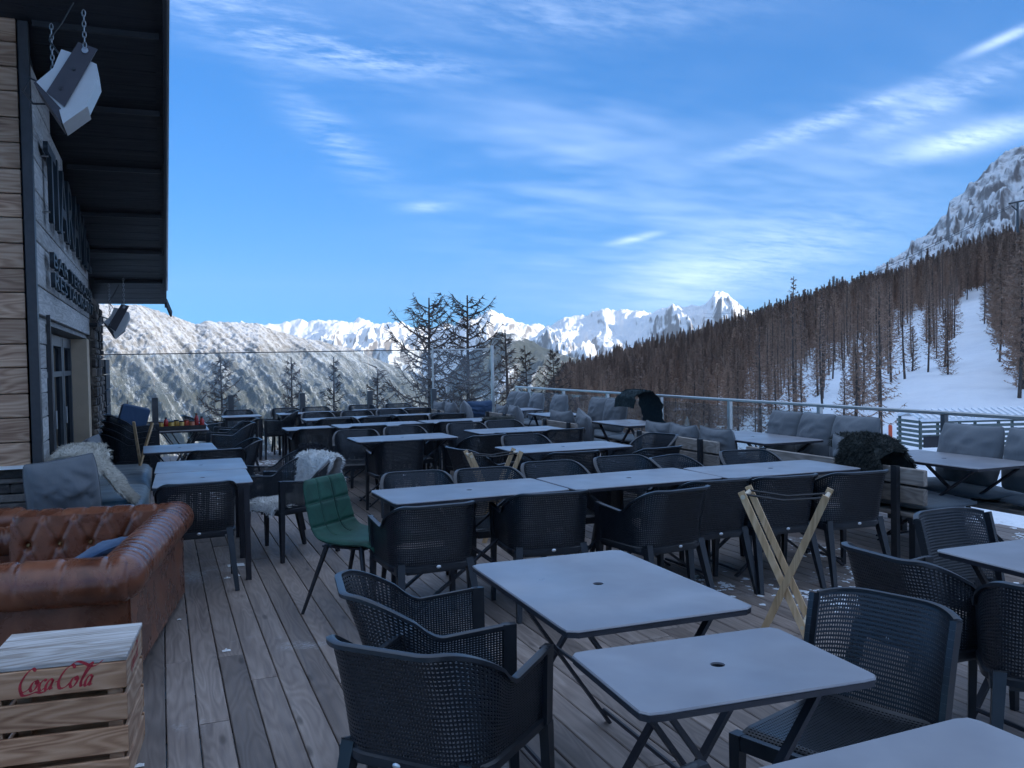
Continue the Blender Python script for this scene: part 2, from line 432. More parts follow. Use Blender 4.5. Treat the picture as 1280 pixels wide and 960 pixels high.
def mountain(name, prof, dist, front, base, back, mat, amp, lat_sc, down_sc, n_az=500, n_f=170, n_b=26, shear=0.0, pw=1.0, seed=1, crest_amp=.22, label=None):
    px = np.array([p[0] for p in prof], float)
    az_k = np.array([px_az(*p) for p in prof]); tan_k = np.array([px_tan(*p) for p in prof])
    az = np.linspace(az_k[0], az_k[-1], n_az)
    zr = CAM_H+np.interp(az, az_k, tan_k)*dist
    t = np.concatenate([np.linspace(0, 1, n_f), 1+np.linspace(0, 1, n_b+1)[1:]])
    A, T = np.meshgrid(np.radians(az), t, indexing='ij')
    ZR = np.repeat(zr[:, None], len(t), 1)
    r = np.where(T <= 1, dist-front*(1-T), dist+back*(T-1))
    prof_t = np.where(T <= 1, np.clip(T, 0, 1)**pw, 1-(T-1)*.8)
    Z = base+(ZR-base)*prof_t
    lat = A*dist; dn = (dist-r)
    u = (lat+shear*dn)/lat_sc; v = dn/down_sc
    wu = fbm(u*.6, v*.6, 3, seed+40)*.5
    n = ridged(u+wu, v+wu*.4, 6, seed)-.5
    n2 = fbm(lat/(lat_sc*.35), dn/(lat_sc*.35), 5, seed+17)
    env = np.where(T <= 1, crest_amp+(1-crest_amp)*np.sin(np.clip(T, 0, 1)*math.pi)**.8, crest_amp)
    Z = Z+amp*env*(n*1.0+n2*.45)
    # small-scale jaggedness of the crest
    Z = Z+amp*.10*fbm(lat/(lat_sc*.12), dn/(lat_sc*.2), 4, seed+77)
    X = np.sin(A)*r; Y = np.cos(A)*r
    uv = np.stack([(lat+shear*dn)/1000, dn/1000, Z/1000], -1)
    o = grid_mesh(name, X, Y, Z, mat, {'slope_uv': uv}); o['kind'] = 'structure'
    if label: o['label'] = label
    return o

M_LEFT = mountain_mat('mountain_forested', .50, .82, (.185, .168, .145), (.078, .088, .084), .10, (24.0, 1.5, .5), (80, 34, 10), .92, .78)
M_FAR = mountain_mat('mountain_snowy', .38, .54, (.20, .18, .17), (.05, .06, .06), -.35, (2.2, .55, .4), (9, 7, 4), .7)
M_MID = mountain_mat('mountain_foothill', .62, .80, (.16, .15, .14), (.045, .055, .05), .32, (5, 1.2, .5), (26, 20, 8), .95)
M_ROCK = mountain_mat('mountain_rock', .44, .70, (.24, .21, .195), (.05, .045, .04), -.5, (22, 12, 6), (95, 80, 30), .8)
left_prof = [(-330, 330), (-120, 352), (40, 372), (125, 380), (175, 382), (217, 395), (244, 406), (258, 402), (283, 403), (323, 405), (343, 412), (360, 418), (401, 427), (441, 437), (465, 448), (490, 456), (510, 466), (530, 482), (560, 505), (610, 530)]
mountain('mountain_left_range', left_prof, 5200, 2900, -820, 1800, M_LEFT, 75, 170, 1000, 760, 320, shear=-.42, pw=.86, seed=5, crest_amp=.16, label='sunlit forested mountain streaked with snow across the valley')
far_prof = [(180, 425), (260, 415), (330, 405), (345, 402), (372, 395), (385, 399), (403, 397), (420, 400), (440, 405), (455, 402), (470, 408), (488, 403), (505, 412), (540, 414), (570, 409), (590, 403), (613, 394), (625, 397), (640, 403), (672, 408), (700, 412), (760, 420)]
mountain('mountain_distant_range', far_prof, 14500, 5200, -900, 3500, M_FAR, 760, 1500, 3800, 520, 170, shear=.25, pw=.80, seed=23, crest_amp=.16, label='distant snowy mountain range behind the two bare larches')
peak_prof = [(640, 452), (660, 430), (670, 422), (685, 404), (706, 395), (738, 391), (759, 387), (786, 392), (800, 393), (818, 390), (839, 382), (860, 379), (876, 380), (889, 375), (903, 366), (919, 375), (935, 385), (980, 398), (1060, 405)]
mountain('mountain_snowy_peaks', peak_prof, 9800, 3600, -800, 2600, M_FAR, 560, 1000, 2600, 520, 190, shear=-.2, pw=.85, seed=61, crest_amp=.15, label='snowy jagged peaks rising behind the dark wooded slope')
foot_prof = [(560, 470), (600, 432), (625, 416), (640, 416), (660, 426), (680, 434), (700, 442), (727, 450), (760, 462), (820, 480), (900, 500)]
mountain('mountain_foothills', foot_prof, 6600, 2600, -800, 1500, M_MID, 170, 520, 1500, 300, 110, shear=.3, pw=.9, seed=83, crest_amp=.12, label='dark forested foothill ridge below the snowy peaks')
rock_prof = [(900, 430), (1000, 392), (1090, 345), (1120, 326), (1132, 316), (1150, 300), (1165, 288), (1183, 268), (1187, 251), (1200, 247), (1215, 234), (1240, 210), (1262, 191), (1280, 178), (1320, 140)]
def rock_mountain():
    az_k = [px_az(*p) for p in rock_prof]+[64, 72, 85, 100, 125, 150, 175, 195, 212]
    tn_k = [px_tan(*p) for p in rock_prof]+[.33, .36, .38, .39, .40, .40, .36, .28, .16]
    az = np.concatenate([np.linspace(az_k[0], 57, 420, endpoint=False), np.linspace(57, 212, 150)])
    dist, front, back = 1500.0, 980.0, 900.0
    t = np.concatenate([np.linspace(0, 1, 210), 1+np.linspace(0, 1, 21)[1:]])
    A, T = np.meshgrid(np.radians(az), t, indexing='ij')
    zr = CAM_H+np.interp(az, az_k, tn_k)*dist; ZR = np.repeat(zr[:, None], len(t), 1)
    r = np.where(T <= 1, dist-front*(1-T), dist+back*(T-1)); base = 10.0
    Z = np.where(T <= 1, base+(ZR-base)*T**1.05, base+(ZR-base)*(1-(T-1)*.9))
    lat = A*dist; dn = dist-r
    n = ridged((lat+.3*dn)/130, dn/330, 6, 91)-.5; n2 = fbm(lat/46, dn/46, 5, 95); n3 = ridged(lat/40, dn/60, 4, 99)-.5
    env = np.where(T <= 1, .25+.75*np.sin(np.clip(T, 0, 1)*math.pi)**.7, .2)
    Z = Z+env*(46*n+17*n2+16*n3)+6*fbm(lat/14, dn/14, 4, 131)
    X = np.sin(A)*r; Y = np.cos(A)*r
    o = grid_mesh('mountain_rocky_slope', X, Y, Z, M_ROCK, {'slope_uv': np.stack([lat/1000, dn/1000, Z/1000], -1)})
    o['kind'] = 'structure'; o['label'] = 'steep shaded rocky mountain dusted with snow above the forest'
rock_mountain()

# ------------------------------------------------------------------ larch trees
def bark_mat(name, col):
    mt, nt, bs = new_mat(name); p = coords(nt)
    f = noise(nt, mapping(nt, p, (9, 9, 2)), 1.0, 6, .7)
    nt.links.new(ramp(nt, f, [(.3, tuple(a*.55 for a in col)), (.7, tuple(a*1.3 for a in col))]), bs.inputs['Base Color'])
    bs.inputs['Roughness'].default_value = .9; bs.inputs['Specular IOR Level'].default_value = .15
    bump(nt, bs, f, .5, .02); return mt
def twig_mat(name, c1, c2):
    mt, nt, bs = new_mat(name); rnd = objrand(nt); p = geopos(nt)
    f = mth(nt, 'ADD', mth(nt, 'MULTIPLY', noise(nt, p, .6, 4, .6), .6), mth(nt, 'MULTIPLY', rnd, .5))
    nt.links.new(ramp(nt, f, [(.25, c1), (.75, c2)]), bs.inputs['Base Color'])
    bs.inputs['Roughness'].default_value = .9; bs.inputs['Specular IOR Level'].default_value = .1; return mt
M_BARK = bark_mat('larch_bark', (.10, .08, .07)); M_TWIG = twig_mat('larch_twigs', (.28, .165, .115), (.50, .32, .225))
M_TWIG2 = twig_mat('larch_twigs_dark', (.21, .13, .096), (.38, .245, .175)); M_FIR = twig_mat('pine_needles', (.030, .042, .034), (.07, .085, .06))

def larch(h, seed, nbr=100, cb=.22, maxlen=2.0, twigs=14, wid=.045, sub=0, trunk_r=.16, droop=.25, shape=.8, tip=.18, lift=0.0, thick=1.0):
    rg = random.Random(seed); tr = MB(); cw = MB()
    bend = (rg.uniform(-.02, .02)*h, rg.uniform(-.02, .02)*h)
    def tc(z): q = z/h; return Vector((bend[0]*math.sin(q*3), bend[1]*math.sin(q*2.3), z))
    tr.tube([tc(h*k/8) for k in range(9)], [trunk_r*(1-k/8.3)**.85+.012 for k in range(9)], 6)
    z0 = cb*h
    for i in range(nbr):
        u = (i+rg.random())/nbr; z = z0+(h-z0)*u**.92*.985
        L = maxlen*max(.10, (1-u)**shape)*rg.uniform(.55, 1.12)
        if u < .12: L *= .6+3*u
        a = i*2.39996+rg.uniform(-.5, .5); d = Vector((math.cos(a), math.sin(a), 0)); s = Vector((-d.y, d.x, 0))
        rise = lift+(.45*u-.10)+rg.uniform(-.1, .15); cv = rg.uniform(-.25, .25)
        p0 = tc(z); pts = []
        for k in range(5):
            q = k/4
            pts.append(p0+d*L*q+s*cv*L*q*q+Vector((0, 0, L*(rise*q-droop*math.sin(q*math.pi*.8)*(1-u*.6)+tip*q*q*q))))
        br = (.012+.014*L)*thick
        cw.tube(pts, [br, br*.75, br*.55, br*.38, br*.15], 3, False)
        def along(q):
            k = min(3, int(q*4)); f = q*4-k; return pts[k].lerp(pts[k+1], f)
        for j in range(sub):
            q = rg.uniform(.2, .97); b = along(q); l2 = L*rg.uniform(.12, .34)*(1.1-.5*q)
            dd = (d*rg.uniform(.2, 1)+s*rg.choice((-1, 1))*rg.uniform(.5, 1)+Vector((0, 0, rg.uniform(-.35, .5)))).normalized()
            e = b+dd*l2; mid = b.lerp(e, .5)+Vector((0, 0, -.06*l2))
            cw.tube([b, mid, e], [br*.38, br*.26, br*.10], 3, False)
            for k in range(3):
                b2 = b.lerp(e, rg.uniform(.25, .95)); e2 = b2+Vector((rg.uniform(-1, 1), rg.uniform(-1, 1), rg.uniform(-.6, .8)))*.22*l2**.5
                o = Vector((rg.uniform(-1, 1), rg.uniform(-1, 1), rg.uniform(-1, 1))).normalized()*wid*.5
                cw.add([b2-o, b2+o, e2], [(0, 1, 2)])
        for j in range(twigs):
            q = rg.uniform(.12, 1.0); b = along(q)
            l2 = rg.uniform(.18, .5)*(.5+.4*min(L, 1.6))
            dd = (d*rg.uniform(-.1, 1)+s*rg.uniform(-1, 1)+Vector((0, 0, rg.uniform(-.8, .55)))).normalized()
            o = Vector((rg.uniform(-1, 1), rg.uniform(-1, 1), rg.uniform(-1, 1))).normalized()*wid*rg.uniform(.5, 1.2)
            cw.add([b-o, b+o, b+dd*l2], [(0, 1, 2)])
    return tr, cw

VAR = []
for k, (h, nb, cb, ml, tw, wd, tm) in enumerate([(13, 160, .08, 2.7, 26, .075, M_TWIG), (14, 160, .14, 2.5, 26, .075, M_TWIG2), (12, 150, .06, 2.8, 28, .08, M_TWIG),
                                              (15, 150, .20, 2.3, 26, .075, M_TWIG2), (13.5, 160, .10, 2.6, 28, .08, M_TWIG2)]):
    a, b = larch(h, 100+k, nb, cb, ml, tw, wd)
    VAR.append((a.mesh('trunk', M_BARK), b.mesh('crown', tm), h))
CLR = []                                            # thin trees with long bare stems standing in the snow clearing
for k, (h, nb, cb, ml, tw, wd) in enumerate([(13, 80, .14, 2.1, 15, .055), (14, 76, .20, 1.9, 14, .055), (11.5, 84, .10, 2.2, 16, .055), (7, 70, .05, 1.7, 20, .05)]):
    a, b = larch(h, 200+k, nb, cb, ml, tw, wd, trunk_r=.15, droop=.3)
    CLR.append((a.mesh('trunk', M_BARK), b.mesh('crown', M_TWIG2), h))

def put_tree(name, pair, loc, sc, rz, label, group, cat='tree'):
    t = empty(name, loc, rz); t.scale = (sc, sc, sc); tag(t, label, cat, group)
    link('trunk', pair[0], t); link('crown', pair[1], t); return t

def forest():
    rg = np.random.default_rng(5); pts = []
    step = 4.0
    for gx in np.arange(20, 430, step):
        for gy in np.arange(20, 520, step):
            x = gx+rg.uniform(-.48, .48)*step; y = gy+rg.uniform(-.48, .48)*step
            d = math.hypot(x, y); az = math.degrees(math.atan2(x, y)); px = float(az_px(az))
            if px < 640 or px > 1420 or d < 46 or d > 470: continue
            dens = 1.0; kind = 'forest'
            if px < 940:
                lo = 120-(px-668)*.12
                if d < lo: dens = .25
            elif px < 1238:
                w = (px-940)/300
                clear_to = 120+110*w+18*math.sin(px*.035)
                if px > 1108 and d < 66: dens = 0
                elif d < clear_to:
                    dens = .95-.15*w; kind = 'clearing'
                    lane = abs(px-(1122+.23*(d-70))) < 10+4*math.sin(d*.05)
                    lane2 = abs(px-(1208+.05*(d-70))) < 17
                    if lane or lane2: dens = .04
            else:
                if d < 62: dens = 0
                elif d < 120: dens = 1
            if rg.random() > dens: continue
            pts.append((x, y, float(tz(x, y)), d, px, kind, int(rg.integers(0, 1000)), rg.uniform(.50, .90)*(.80+.20*min(1, d/260)), rg.uniform(0, 360)))
    def size(p): return (12*p[7])/p[3]*(1 if -20 < p[4] < 1300 else .05)*(2.0 if p[5] == 'clearing' else 1)
    pts.sort(key=size, reverse=True)
    for p in pts[:300]:
        if p[5] == 'clearing':
            v = CLR[p[6] % 4]; lab, grp = 'slender bare larch standing on the open snow of the right-hand slope', 'larches in the snowy clearing'
        else:
            v = VAR[p[6] % 5]; lab, grp = 'bare brown larch in the dense forest edge on the right-hand slope', 'larches at the forest edge'
        put_tree('larch_tree', v, (p[0], p[1], p[2]-.25), p[7], p[8], lab, grp)
    rest = pts[300:]
    src = bpy.data.collections.new('larch_sources')
    for k, (a, b, h) in enumerate(VAR):
        me = bpy.data.meshes.new('larch_joined'); va = [v.co[:] for v in a.vertices]; vb = [v.co[:] for v in b.vertices]
        fa = [tuple(p.vertices) for p in a.polygons]; fb = [tuple(i+len(va) for i in p.vertices) for p in b.polygons]
        me.from_pydata(va+vb, [], fa+fb); me.materials.append(a.materials[0]); me.materials.append(b.materials[0])
        me.polygons.foreach_set('material_index', [0]*len(fa)+[1]*len(fb)); me.update()
        o = bpy.data.objects.new('larch_source_%d' % k, me); src.objects.link(o)
    me = bpy.data.meshes.new('forest'); me.from_pydata([(p[0], p[1], p[2]-.25) for p in rest], [], [])
    for nm, ty, vals in (('pick', 'INT', [p[6] % 5 for p in rest]), ('sz', 'FLOAT', [p[7] for p in rest]), ('rz', 'FLOAT', [R(p[8]) for p in rest])):
        at_ = me.attributes.new(nm, ty, 'POINT'); at_.data.foreach_set('value', vals)
    o = bpy.data.objects.new('forest', me); COL.objects.link(o)
    tag(o, 'dense leafless brown larch forest covering the shaded slope', 'forest', kind='stuff')
    ng = bpy.data.node_groups.new('forest_scatter', 'GeometryNodeTree')
    ng.interface.new_socket('Geometry', in_out='INPUT', socket_type='NodeSocketGeometry'); ng.interface.new_socket('Geometry', in_out='OUTPUT', socket_type='NodeSocketGeometry')
    N = ng.nodes; L = ng.links
    gi = N.new('NodeGroupInput'); go = N.new('NodeGroupOutput'); ip = N.new('GeometryNodeInstanceOnPoints'); ci = N.new('GeometryNodeCollectionInfo')
    ci.inputs['Collection'].default_value = src; ci.inputs['Separate Children'].default_value = True; ci.inputs['Reset Children'].default_value = True
    def na(n, ty):
        q = N.new('GeometryNodeInputNamedAttribute'); q.data_type = ty; q.inputs['Name'].default_value = n; return q.outputs['Attribute']
    cx = N.new('ShaderNodeCombineXYZ'); L.new(na('rz', 'FLOAT'), cx.inputs[2])
    L.new(gi.outputs[0], ip.inputs['Points']); L.new(ci.outputs[0], ip.inputs['Instance']); ip.inputs['Pick Instance'].default_value = True
    L.new(na('pick', 'INT'), ip.inputs['Instance Index']); L.new(cx.outputs[0], ip.inputs['Rotation']); L.new(na('sz', 'FLOAT'), ip.inputs['Scale'])
    L.new(ip.outputs[0], go.inputs[0])
    md = o.modifiers.new('scatter', 'NODES'); md.node_group = ng
    print('forest points', len(pts))
forest()

def at_depth(px, py, d):
    v = fw+(px-640)/FPX*cr-(py-480)/FPX*cu
    return Vector((0, 0, CAM_H))+Vector(v)*d
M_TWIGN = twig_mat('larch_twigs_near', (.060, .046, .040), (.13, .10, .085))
def solo_trees():
    # two tall larches behind the corner of the terrace, then smaller ones below the rear railing
    specs = [(541, 372, 27, 15, 165, .10, 2.5, 22, 10, 'tall bare larch, the one nearer the mountain railing of the pair', 1),
             (585, 369, 28, 16, 170, .10, 2.7, 22, 10, 'tall bare larch with a long upswept side branch, right of its twin', 2),
             (634, 412, 33, 13, 95, .08, 2.6, 22, 7, 'bare larch just right of the tall glass screen corner', 3),
             (655, 432, 36, 12, 90, .08, 2.6, 22, 6, 'short bare larch standing behind the railing corner', 4),
             (690, 436, 55, 12, 110, .06, 2.9, 28, 5, 'bushy bare larch in front of the wooded slope foot', 5),
             (275, 446, 27, 10, 110, .05, 2.3, 20, 7, 'bare young larch behind the rear glass, with wide low branches', 6),
             (366, 446, 31, 11, 105, .05, 1.9, 18, 6, 'thin young larch behind the second rear post', 7),
             (415, 446, 31, 11, 90, .05, 1.5, 14, 5, 'very thin spindly larch behind the rear glass', 8),
             (472, 462, 29, 10, 100, .05, 2.2, 18, 6, 'low bare larch behind the rear glass left of the twin larches', 9),
             (157, 500, 29, 8, 60, .05, 1.6, 16, 4, 'small bare larch seen beside the end of the chalet wall', 10),
             (1097, 470, 62, 9, 120, .04, 2.1, 26, 4, 'bushy larch standing alone at the foot of the snow slope', 11)]
    for px, py, d, h, nb, cb, ml, tw, sub, lab, sd in specs:
        top = at_depth(px, py, d); a, b = larch(h, 300+sd, nb, cb, ml, tw, .026 if d < 40 else .04, sub, trunk_r=.17 if h > 12 else .10, droop=.22, shape=.34 if sd < 3 else .62, tip=.30, lift=.16 if sd < 3 else 0, thick=1.25)
        t = empty('larch_tree', (top.x, top.y, top.z-h), sd*40); tag(t, lab, 'tree')
        a.build('trunk', M_BARK, t); b.build('crown', M_TWIGN if sd != 11 else M_TWIG, t)
solo_trees()

# ------------------------------------------------------------------ terrace deck
M_DECK = wood('deck_wood', (.125, .095, .080), (.25, .20, .17), (.40, .34, .30), 'y', 1.0, .60, True, .32, .25, .45, .08)
M_DARKWOOD = wood('dark_wood', (.02, .018, .018), (.035, .032, .032), (.055, .05, .05), 'y', 1.0, .7, False, .2)
DECK_X0, DECK_X1, DECK_Y0, DECK_Y1 = -2.6, 7.22, .8, 17.0
def plank_mesh():
    b = MB(); b.box((0, 0, 0), (.1315, 1, .03), bev=.004); return b.mesh('plank', M_DECK)
def build_deck():
    deck = MB()
    for y in np.arange(DECK_Y0+.3, DECK_Y1, 1.2): deck.box(((DECK_X0+DECK_X1)/2, y, -.14), (DECK_X1-DECK_X0-.1, .07, .2))
    deck.box((DECK_X1-.03, (DECK_Y0+DECK_Y1)/2, -.15), (.04, DECK_Y1-DECK_Y0-.05, .22)); deck.box(((DECK_X0+DECK_X1)/2, DECK_Y1-.03, -.15), (DECK_X1-DECK_X0-.2, .04, .22))
    for x in (-2, 1, 4, 7): deck.box((x, DECK_Y1-.3, -1.6), (.16, .16, 2.7))
    d = deck.build('deck', M_DARKWOOD); d['kind'] = 'structure'; d['label'] = 'weathered grey plank terrace floor'
    me = plank_mesh(); rg = random.Random(3); x = -.02-.137*19+.0685; k = 0
    while x < DECK_X1-.04:
        y = DECK_Y0; first = True
        while y < DECK_Y1-.05:
            L = rg.uniform(3.4, 5.0) if not first else rg.uniform(1.6, 4.6); first = False
            y2 = min(DECK_Y1, y+L)
            if DECK_Y1-y2 < 1.0: y2 = DECK_Y1
            # nothing of the boards shows behind the chalet walls
            if not (x < -1.05 and y > 8.2):
                o = link('plank', me, d); o.location = (x, (y+y2)/2, -.015+rg.uniform(-.0018, .0018)); o.scale = (1, y2-y-.005, 1)
                o.rotation_euler = (0, rg.uniform(-.006, .006), 0)
            y = y2
        x += .137; k += 1
build_deck()

# ------------------------------------------------------------------ chalet
M_SIDING = wood('siding_wood', (.20, .105, .062), (.40, .245, .155), (.58, .41, .29), 'x', 1.0, .75, True, .22, 0, .5)
M_GREYWOOD = wood('grey_wood', (.24, .23, .21), (.42, .405, .38), (.60, .58, .55), 'y', 1.0, .8, True, .2, 0, .6)
M_BLACK = plain('dark_painted_wood', (.018, .020, .026), .6, 0, .25, 5, .1)
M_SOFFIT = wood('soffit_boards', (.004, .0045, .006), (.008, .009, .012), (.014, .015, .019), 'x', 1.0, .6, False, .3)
M_BLACKMETAL = plain('black_metal', (.022, .024, .028), .42, .0, .2, 20)
M_STEEL = plain('brushed_steel', (.45, .46, .47), .32, 1.0, .08, 30)
def stone_mat(name, a, b, c):
    mt, nt, bs = new_mat(name); p = geopos(nt); rnd = objrand(nt)
    f = mth(nt, 'ADD', mth(nt, 'MULTIPLY', noise(nt, p, 11, 7, .65, .4), .7), mth(nt, 'MULTIPLY', rnd, .4))
    nt.links.new(ramp(nt, f, [(.3, a), (.55, b), (.85, c)]), bs.inputs['Base Color']); bs.inputs['Roughness'].default_value = .85
    bump(nt, bs, noise(nt, p, 30, 7, .7), .8, .02); return mt
M_STONE = stone_mat('ledge_stone', (.045, .04, .038), (.11, .095, .085), (.26, .22, .19))
M_ROUGHCAST = stone_mat('rough_stone_render', (.035, .030, .027), (.10, .085, .072), (.30, .26, .22))
M_PLASTER = plain('beige_plaster', (.60, .46, .32), .85, 0, .10, 3, .3)
def glass_mat(name, tint, refl=.06, rough=.0, dirt=0.0):
    mt = bpy.data.materials.new(name); mt.use_nodes = True; nt = mt.node_tree; nt.nodes.clear()
    out = nt.nodes.new('ShaderNodeOutputMaterial'); tr = nt.nodes.new('ShaderNodeBsdfTransparent'); gl = nt.nodes.new('ShaderNodeBsdfGlossy')
    lw_ = nt.nodes.new('ShaderNodeLayerWeight'); lw_.inputs[0].default_value = .5; mx = nt.nodes.new('ShaderNodeMixShader')
    tr.inputs[0].default_value = (*tint, 1); gl.inputs['Roughness'].default_value = rough; gl.inputs[0].default_value = (.9, .95, 1, 1)
    nt.links.new(mth(nt, 'ADD', mth(nt, 'MULTIPLY', mth(nt, 'POWER', lw_.outputs['Facing'], 4.0), .5), refl*.5), mx.inputs[0]); nt.links.new(tr.outputs[0], mx.inputs[1]); nt.links.new(gl.outputs[0], mx.inputs[2])
    last = mx.outputs[0]
    if dirt:
        df = nt.nodes.new('ShaderNodeBsdfDiffuse'); df.inputs[0].default_value = (.6, .62, .65, 1); m2 = nt.nodes.new('ShaderNodeMixShader')
        n = noise(nt, geopos(nt), 3.0, 6, .7); nt.links.new(maprange(nt, n, .35, .75, dirt*.3, dirt), m2.inputs[0])
        nt.links.new(last, m2.inputs[1]); nt.links.new(df.outputs[0], m2.inputs[2]); last = m2.outputs[0]
    nt.links.new(last, out.inputs[0]); return mt
M_GLASS = glass_mat('clear_glass', (.93, .96, .97), .05, .0, .05)
M_RAILGLASS = glass_mat('railing_glass', (.88, .91, .91), .06, .02, .06)
M_DOORGLASS = glass_mat('door_glass', (.05, .06, .07), .10)
M_PIPE = plain('lamp_white', (.75, .75, .73), .3)

WX = -.88           # face of the long wall
def eave_z(y): return 6.17-.225*y
def text_mesh(txt, size, mat, extrude=.012, sx=1.0):
    cu_ = bpy.data.curves.new('text', 'FONT'); cu_.body = txt; cu_.size = size; cu_.extrude = extrude; cu_.resolution_u = 2
    o = bpy.data.objects.new('text', cu_); COL.objects.link(o)
    dg = bpy.context.evaluated_depsgraph_get(); me = bpy.data.meshes.new_from_object(o.evaluated_get(dg))
    bpy.data.objects.remove(o); me.materials.clear(); me.materials.append(mat); return me
def build_chalet():
    ch = empty('chalet', (0, 0, 0)); tag(ch, 'alpine chalet with larch siding, stone base and a sloping dark roof overhang', 'building')
    rg = random.Random(9)
    # gable end facing the camera: boards on a backing
    b = MB(); b.box((-1.9, 8.13, 2.4), (1.98, .18, 4.7)); end_wall = b.build('end_wall', M_BLACK, ch)
    z = .84; k = 0
    while z < 4.75:
        h = .198+rg.uniform(-.012, .014); bb = MB(); bb.box((-1.93, 8.0, z+h/2), (1.90, .05, h-.008), bev=.006)
        bb.build('board', M_SIDING, end_wall); z += h; k += 1
    b = MB(); b.box((-.925, 7.985, 2.6), (.07, .09, 3.5)); b.build('corner_post', M_BLACKMETAL, ch)
    # ledge stone base
    b = MB(); b.box((-1.9, 8.12, .42), (1.96, .16, .84)); base = b.build('stone_base', M_STONE, ch)
    z = 0.0
    while z < .83:
        h = rg.uniform(.045, .085); x = -2.85
        h = min(h, .835-z)
        if h < .02: break
        while x < -.95:
            w = min(rg.uniform(.12, .40), -.93-x)
            if w < .05: break
            bb = MB(); dp = rg.uniform(.05, .095); bb.box((x+w/2, 8.04-dp/2+.03, z+h/2), (w-.008, dp, h-.007), bev=.008)
            bb.build('stone', M_STONE, base); x += w
        z += h
    b = MB(); b.box((-1.9, 7.985, .845), (1.95, .12, .025)); b.build('ledge', M_PIPE, ch)
    # long wall with sign boards above the door
    lw = MB(); lw.prism([(8.05, 2.08), (8.05, eave_z(8.05)-.01), (15.6, eave_z(15.6)-.01), (15.6, 2.08)], WX-.26, WX-.06, 'x'); lw.box((WX-.16, 8.25, 1.05), (.2, .42, 2.1)); wall = lw.build('long_wall', M_BLACK, ch)
    for (z0, z1) in ((2.06, 2.29), (2.295, 2.645), (2.65, 2.815), (2.82, 3.06), (3.065, 3.31), (3.315, 3.56), (3.565, 3.80), (3.805, 4.05), (4.055, 4.3)):
        for (y0, y1) in ((8.04, 11.0+rg.uniform(-1.4, 1.4)),):
            for (p, q) in ((y0, y1), (y1, 13.62)):
                q2 = min(q, (6.17-z1-.02)/.225)
                if q2-p < .2: continue
                bb = MB(); bb.box((WX-.035, (p+q2)/2, (z0+z1)/2), (.05, q2-p-.006, z1-z0-.006), bev=.005); bb.build('sign_board', M_GREYWOOD, wall)
    for z0 in np.arange(.02, 2.0, .2):
        bb = MB(); bb.box((WX-.035, 8.24, z0+.1), (.05, .40, .193), bev=.005); bb.build('board', M_GREYWOOD, wall)
    b = MB(); b.box((WX+.012, 8.46, 1.05), (.03, .03, 2.05)); b.build('downpipe', M_BLACKMETAL, ch)
    # header soffit above the recessed door
    b = MB(); b.box((WX-.55, 11.0, 2.035), (1.0, 5.2, .045)); b.build('door_head', M_GREYWOOD, ch)
    b = MB(); b.box((WX-.15, 13.35, 1.0), (.26, .44, 2.0)); b.build('plaster_reveal', M_PLASTER, ch)
    b = MB(); b.box((WX-.17, 8.5, 1.0), (.25, .06, 2.0)); b.build('near_reveal', M_BLACK, ch)
    # stone pier at the end
    pier = MB(); n = 14; P = []
    for (y, x) in ((13.62, WX+.02), (15.45, WX+.02), (15.45, WX-1.2), (13.62, WX-1.2)): P.append((x, y))
    pier.prism(P, -.02, 2.6, 'z'); pr = pier.build('stone_pier', M_ROUGHCAST, ch)
    z = 0
    while z < 2.5:
        h = rg.uniform(.06, .15); y = 13.6
        while y < 15.45:
            w = min(rg.uniform(.10, .30), 15.46-y)
            if w < .05: break
            bb = MB(); bb.box((WX+.03+rg.uniform(-.01, .015), y+w/2, z+h/2), (.05, w-.008, h-.008), bev=.014); bb.build('stone', M_ROUGHCAST, pr); y += w
        z += h
    # far corner of the wall behind the pier, low timber screen
    for z0 in np.arange(.0, 1.75, .25):
        bb = MB(); bb.box((WX+.05, 16.2, z0+.12), (.05, 1.2, .235), bev=.006); bb.build('screen_board', M_BLACK, ch)
    # door set back in the opening: four dark leaves with panes
    dx = WX-.24
    for k in range(4):
        y0 = 8.55+k*1.14; leaf = MB(); w = 1.1
        for yy in (y0+.06, y0+w-.06): leaf.box((dx, yy, 1.0), (.07, .12, 1.98))
        for zz, hh in ((.14, .26), (1.93, .12), (1.55, .06)): leaf.box((dx, y0+w/2, zz), (.066, w-.24, hh))
        lf = leaf.build('door', M_DOOR, ch)
        pn = MB(); pn.box((dx-.005, y0+w/2, 1.05), (.012, w-.24, 1.6)); pn.build('pane', M_DOORGLASS, lf)
        hd = MB(); hd.tube([(dx+.05, y0+.06, .95), (dx+.05, y0+.06, 1.15)], .011, 6); hd.build('handle', M_STEEL, lf)
    bk = MB(); bk.box((WX-1.1, 11, 1.0), (.05, 5.2, 2.0)); bk.build('interior', M_BLACK, ch)
    bk = MB(); bk.box((WX-.16, 10.4, .02), (.3, 4.4, .05)); bk.build('threshold', M_STEEL, ch)
    # sign letters: cut metal standing off the boards
    def sign(txt, y0, y1, z0, z1, stretch=True):
        me = text_mesh(txt, 1.0, M_SIGN, .02)
        co = np.array([v.co[:] for v in me.vertices]); mn = co.min(0); mx = co.max(0)
        ny = y0+(co[:, 0]-mn[0])/(mx[0]-mn[0])*(y1-y0); nz = z0+(co[:, 1]-mn[1])/(mx[1]-mn[1])*(z1-z0); nx = WX+.045+co[:, 2]*.9
        me.vertices.foreach_set('co', np.stack([nx, ny, nz], -1).ravel().astype(np.float32)); me.update()
        return link('lettering', me, wall)
    sign('TIARAMEL', 8.35, 13.3, 2.88, 3.52)
    sign('BAR TERRASSE', 8.55, 13.2, 2.49, 2.62); sign('RESTAURANT', 8.6, 13.3, 2.32, 2.45)
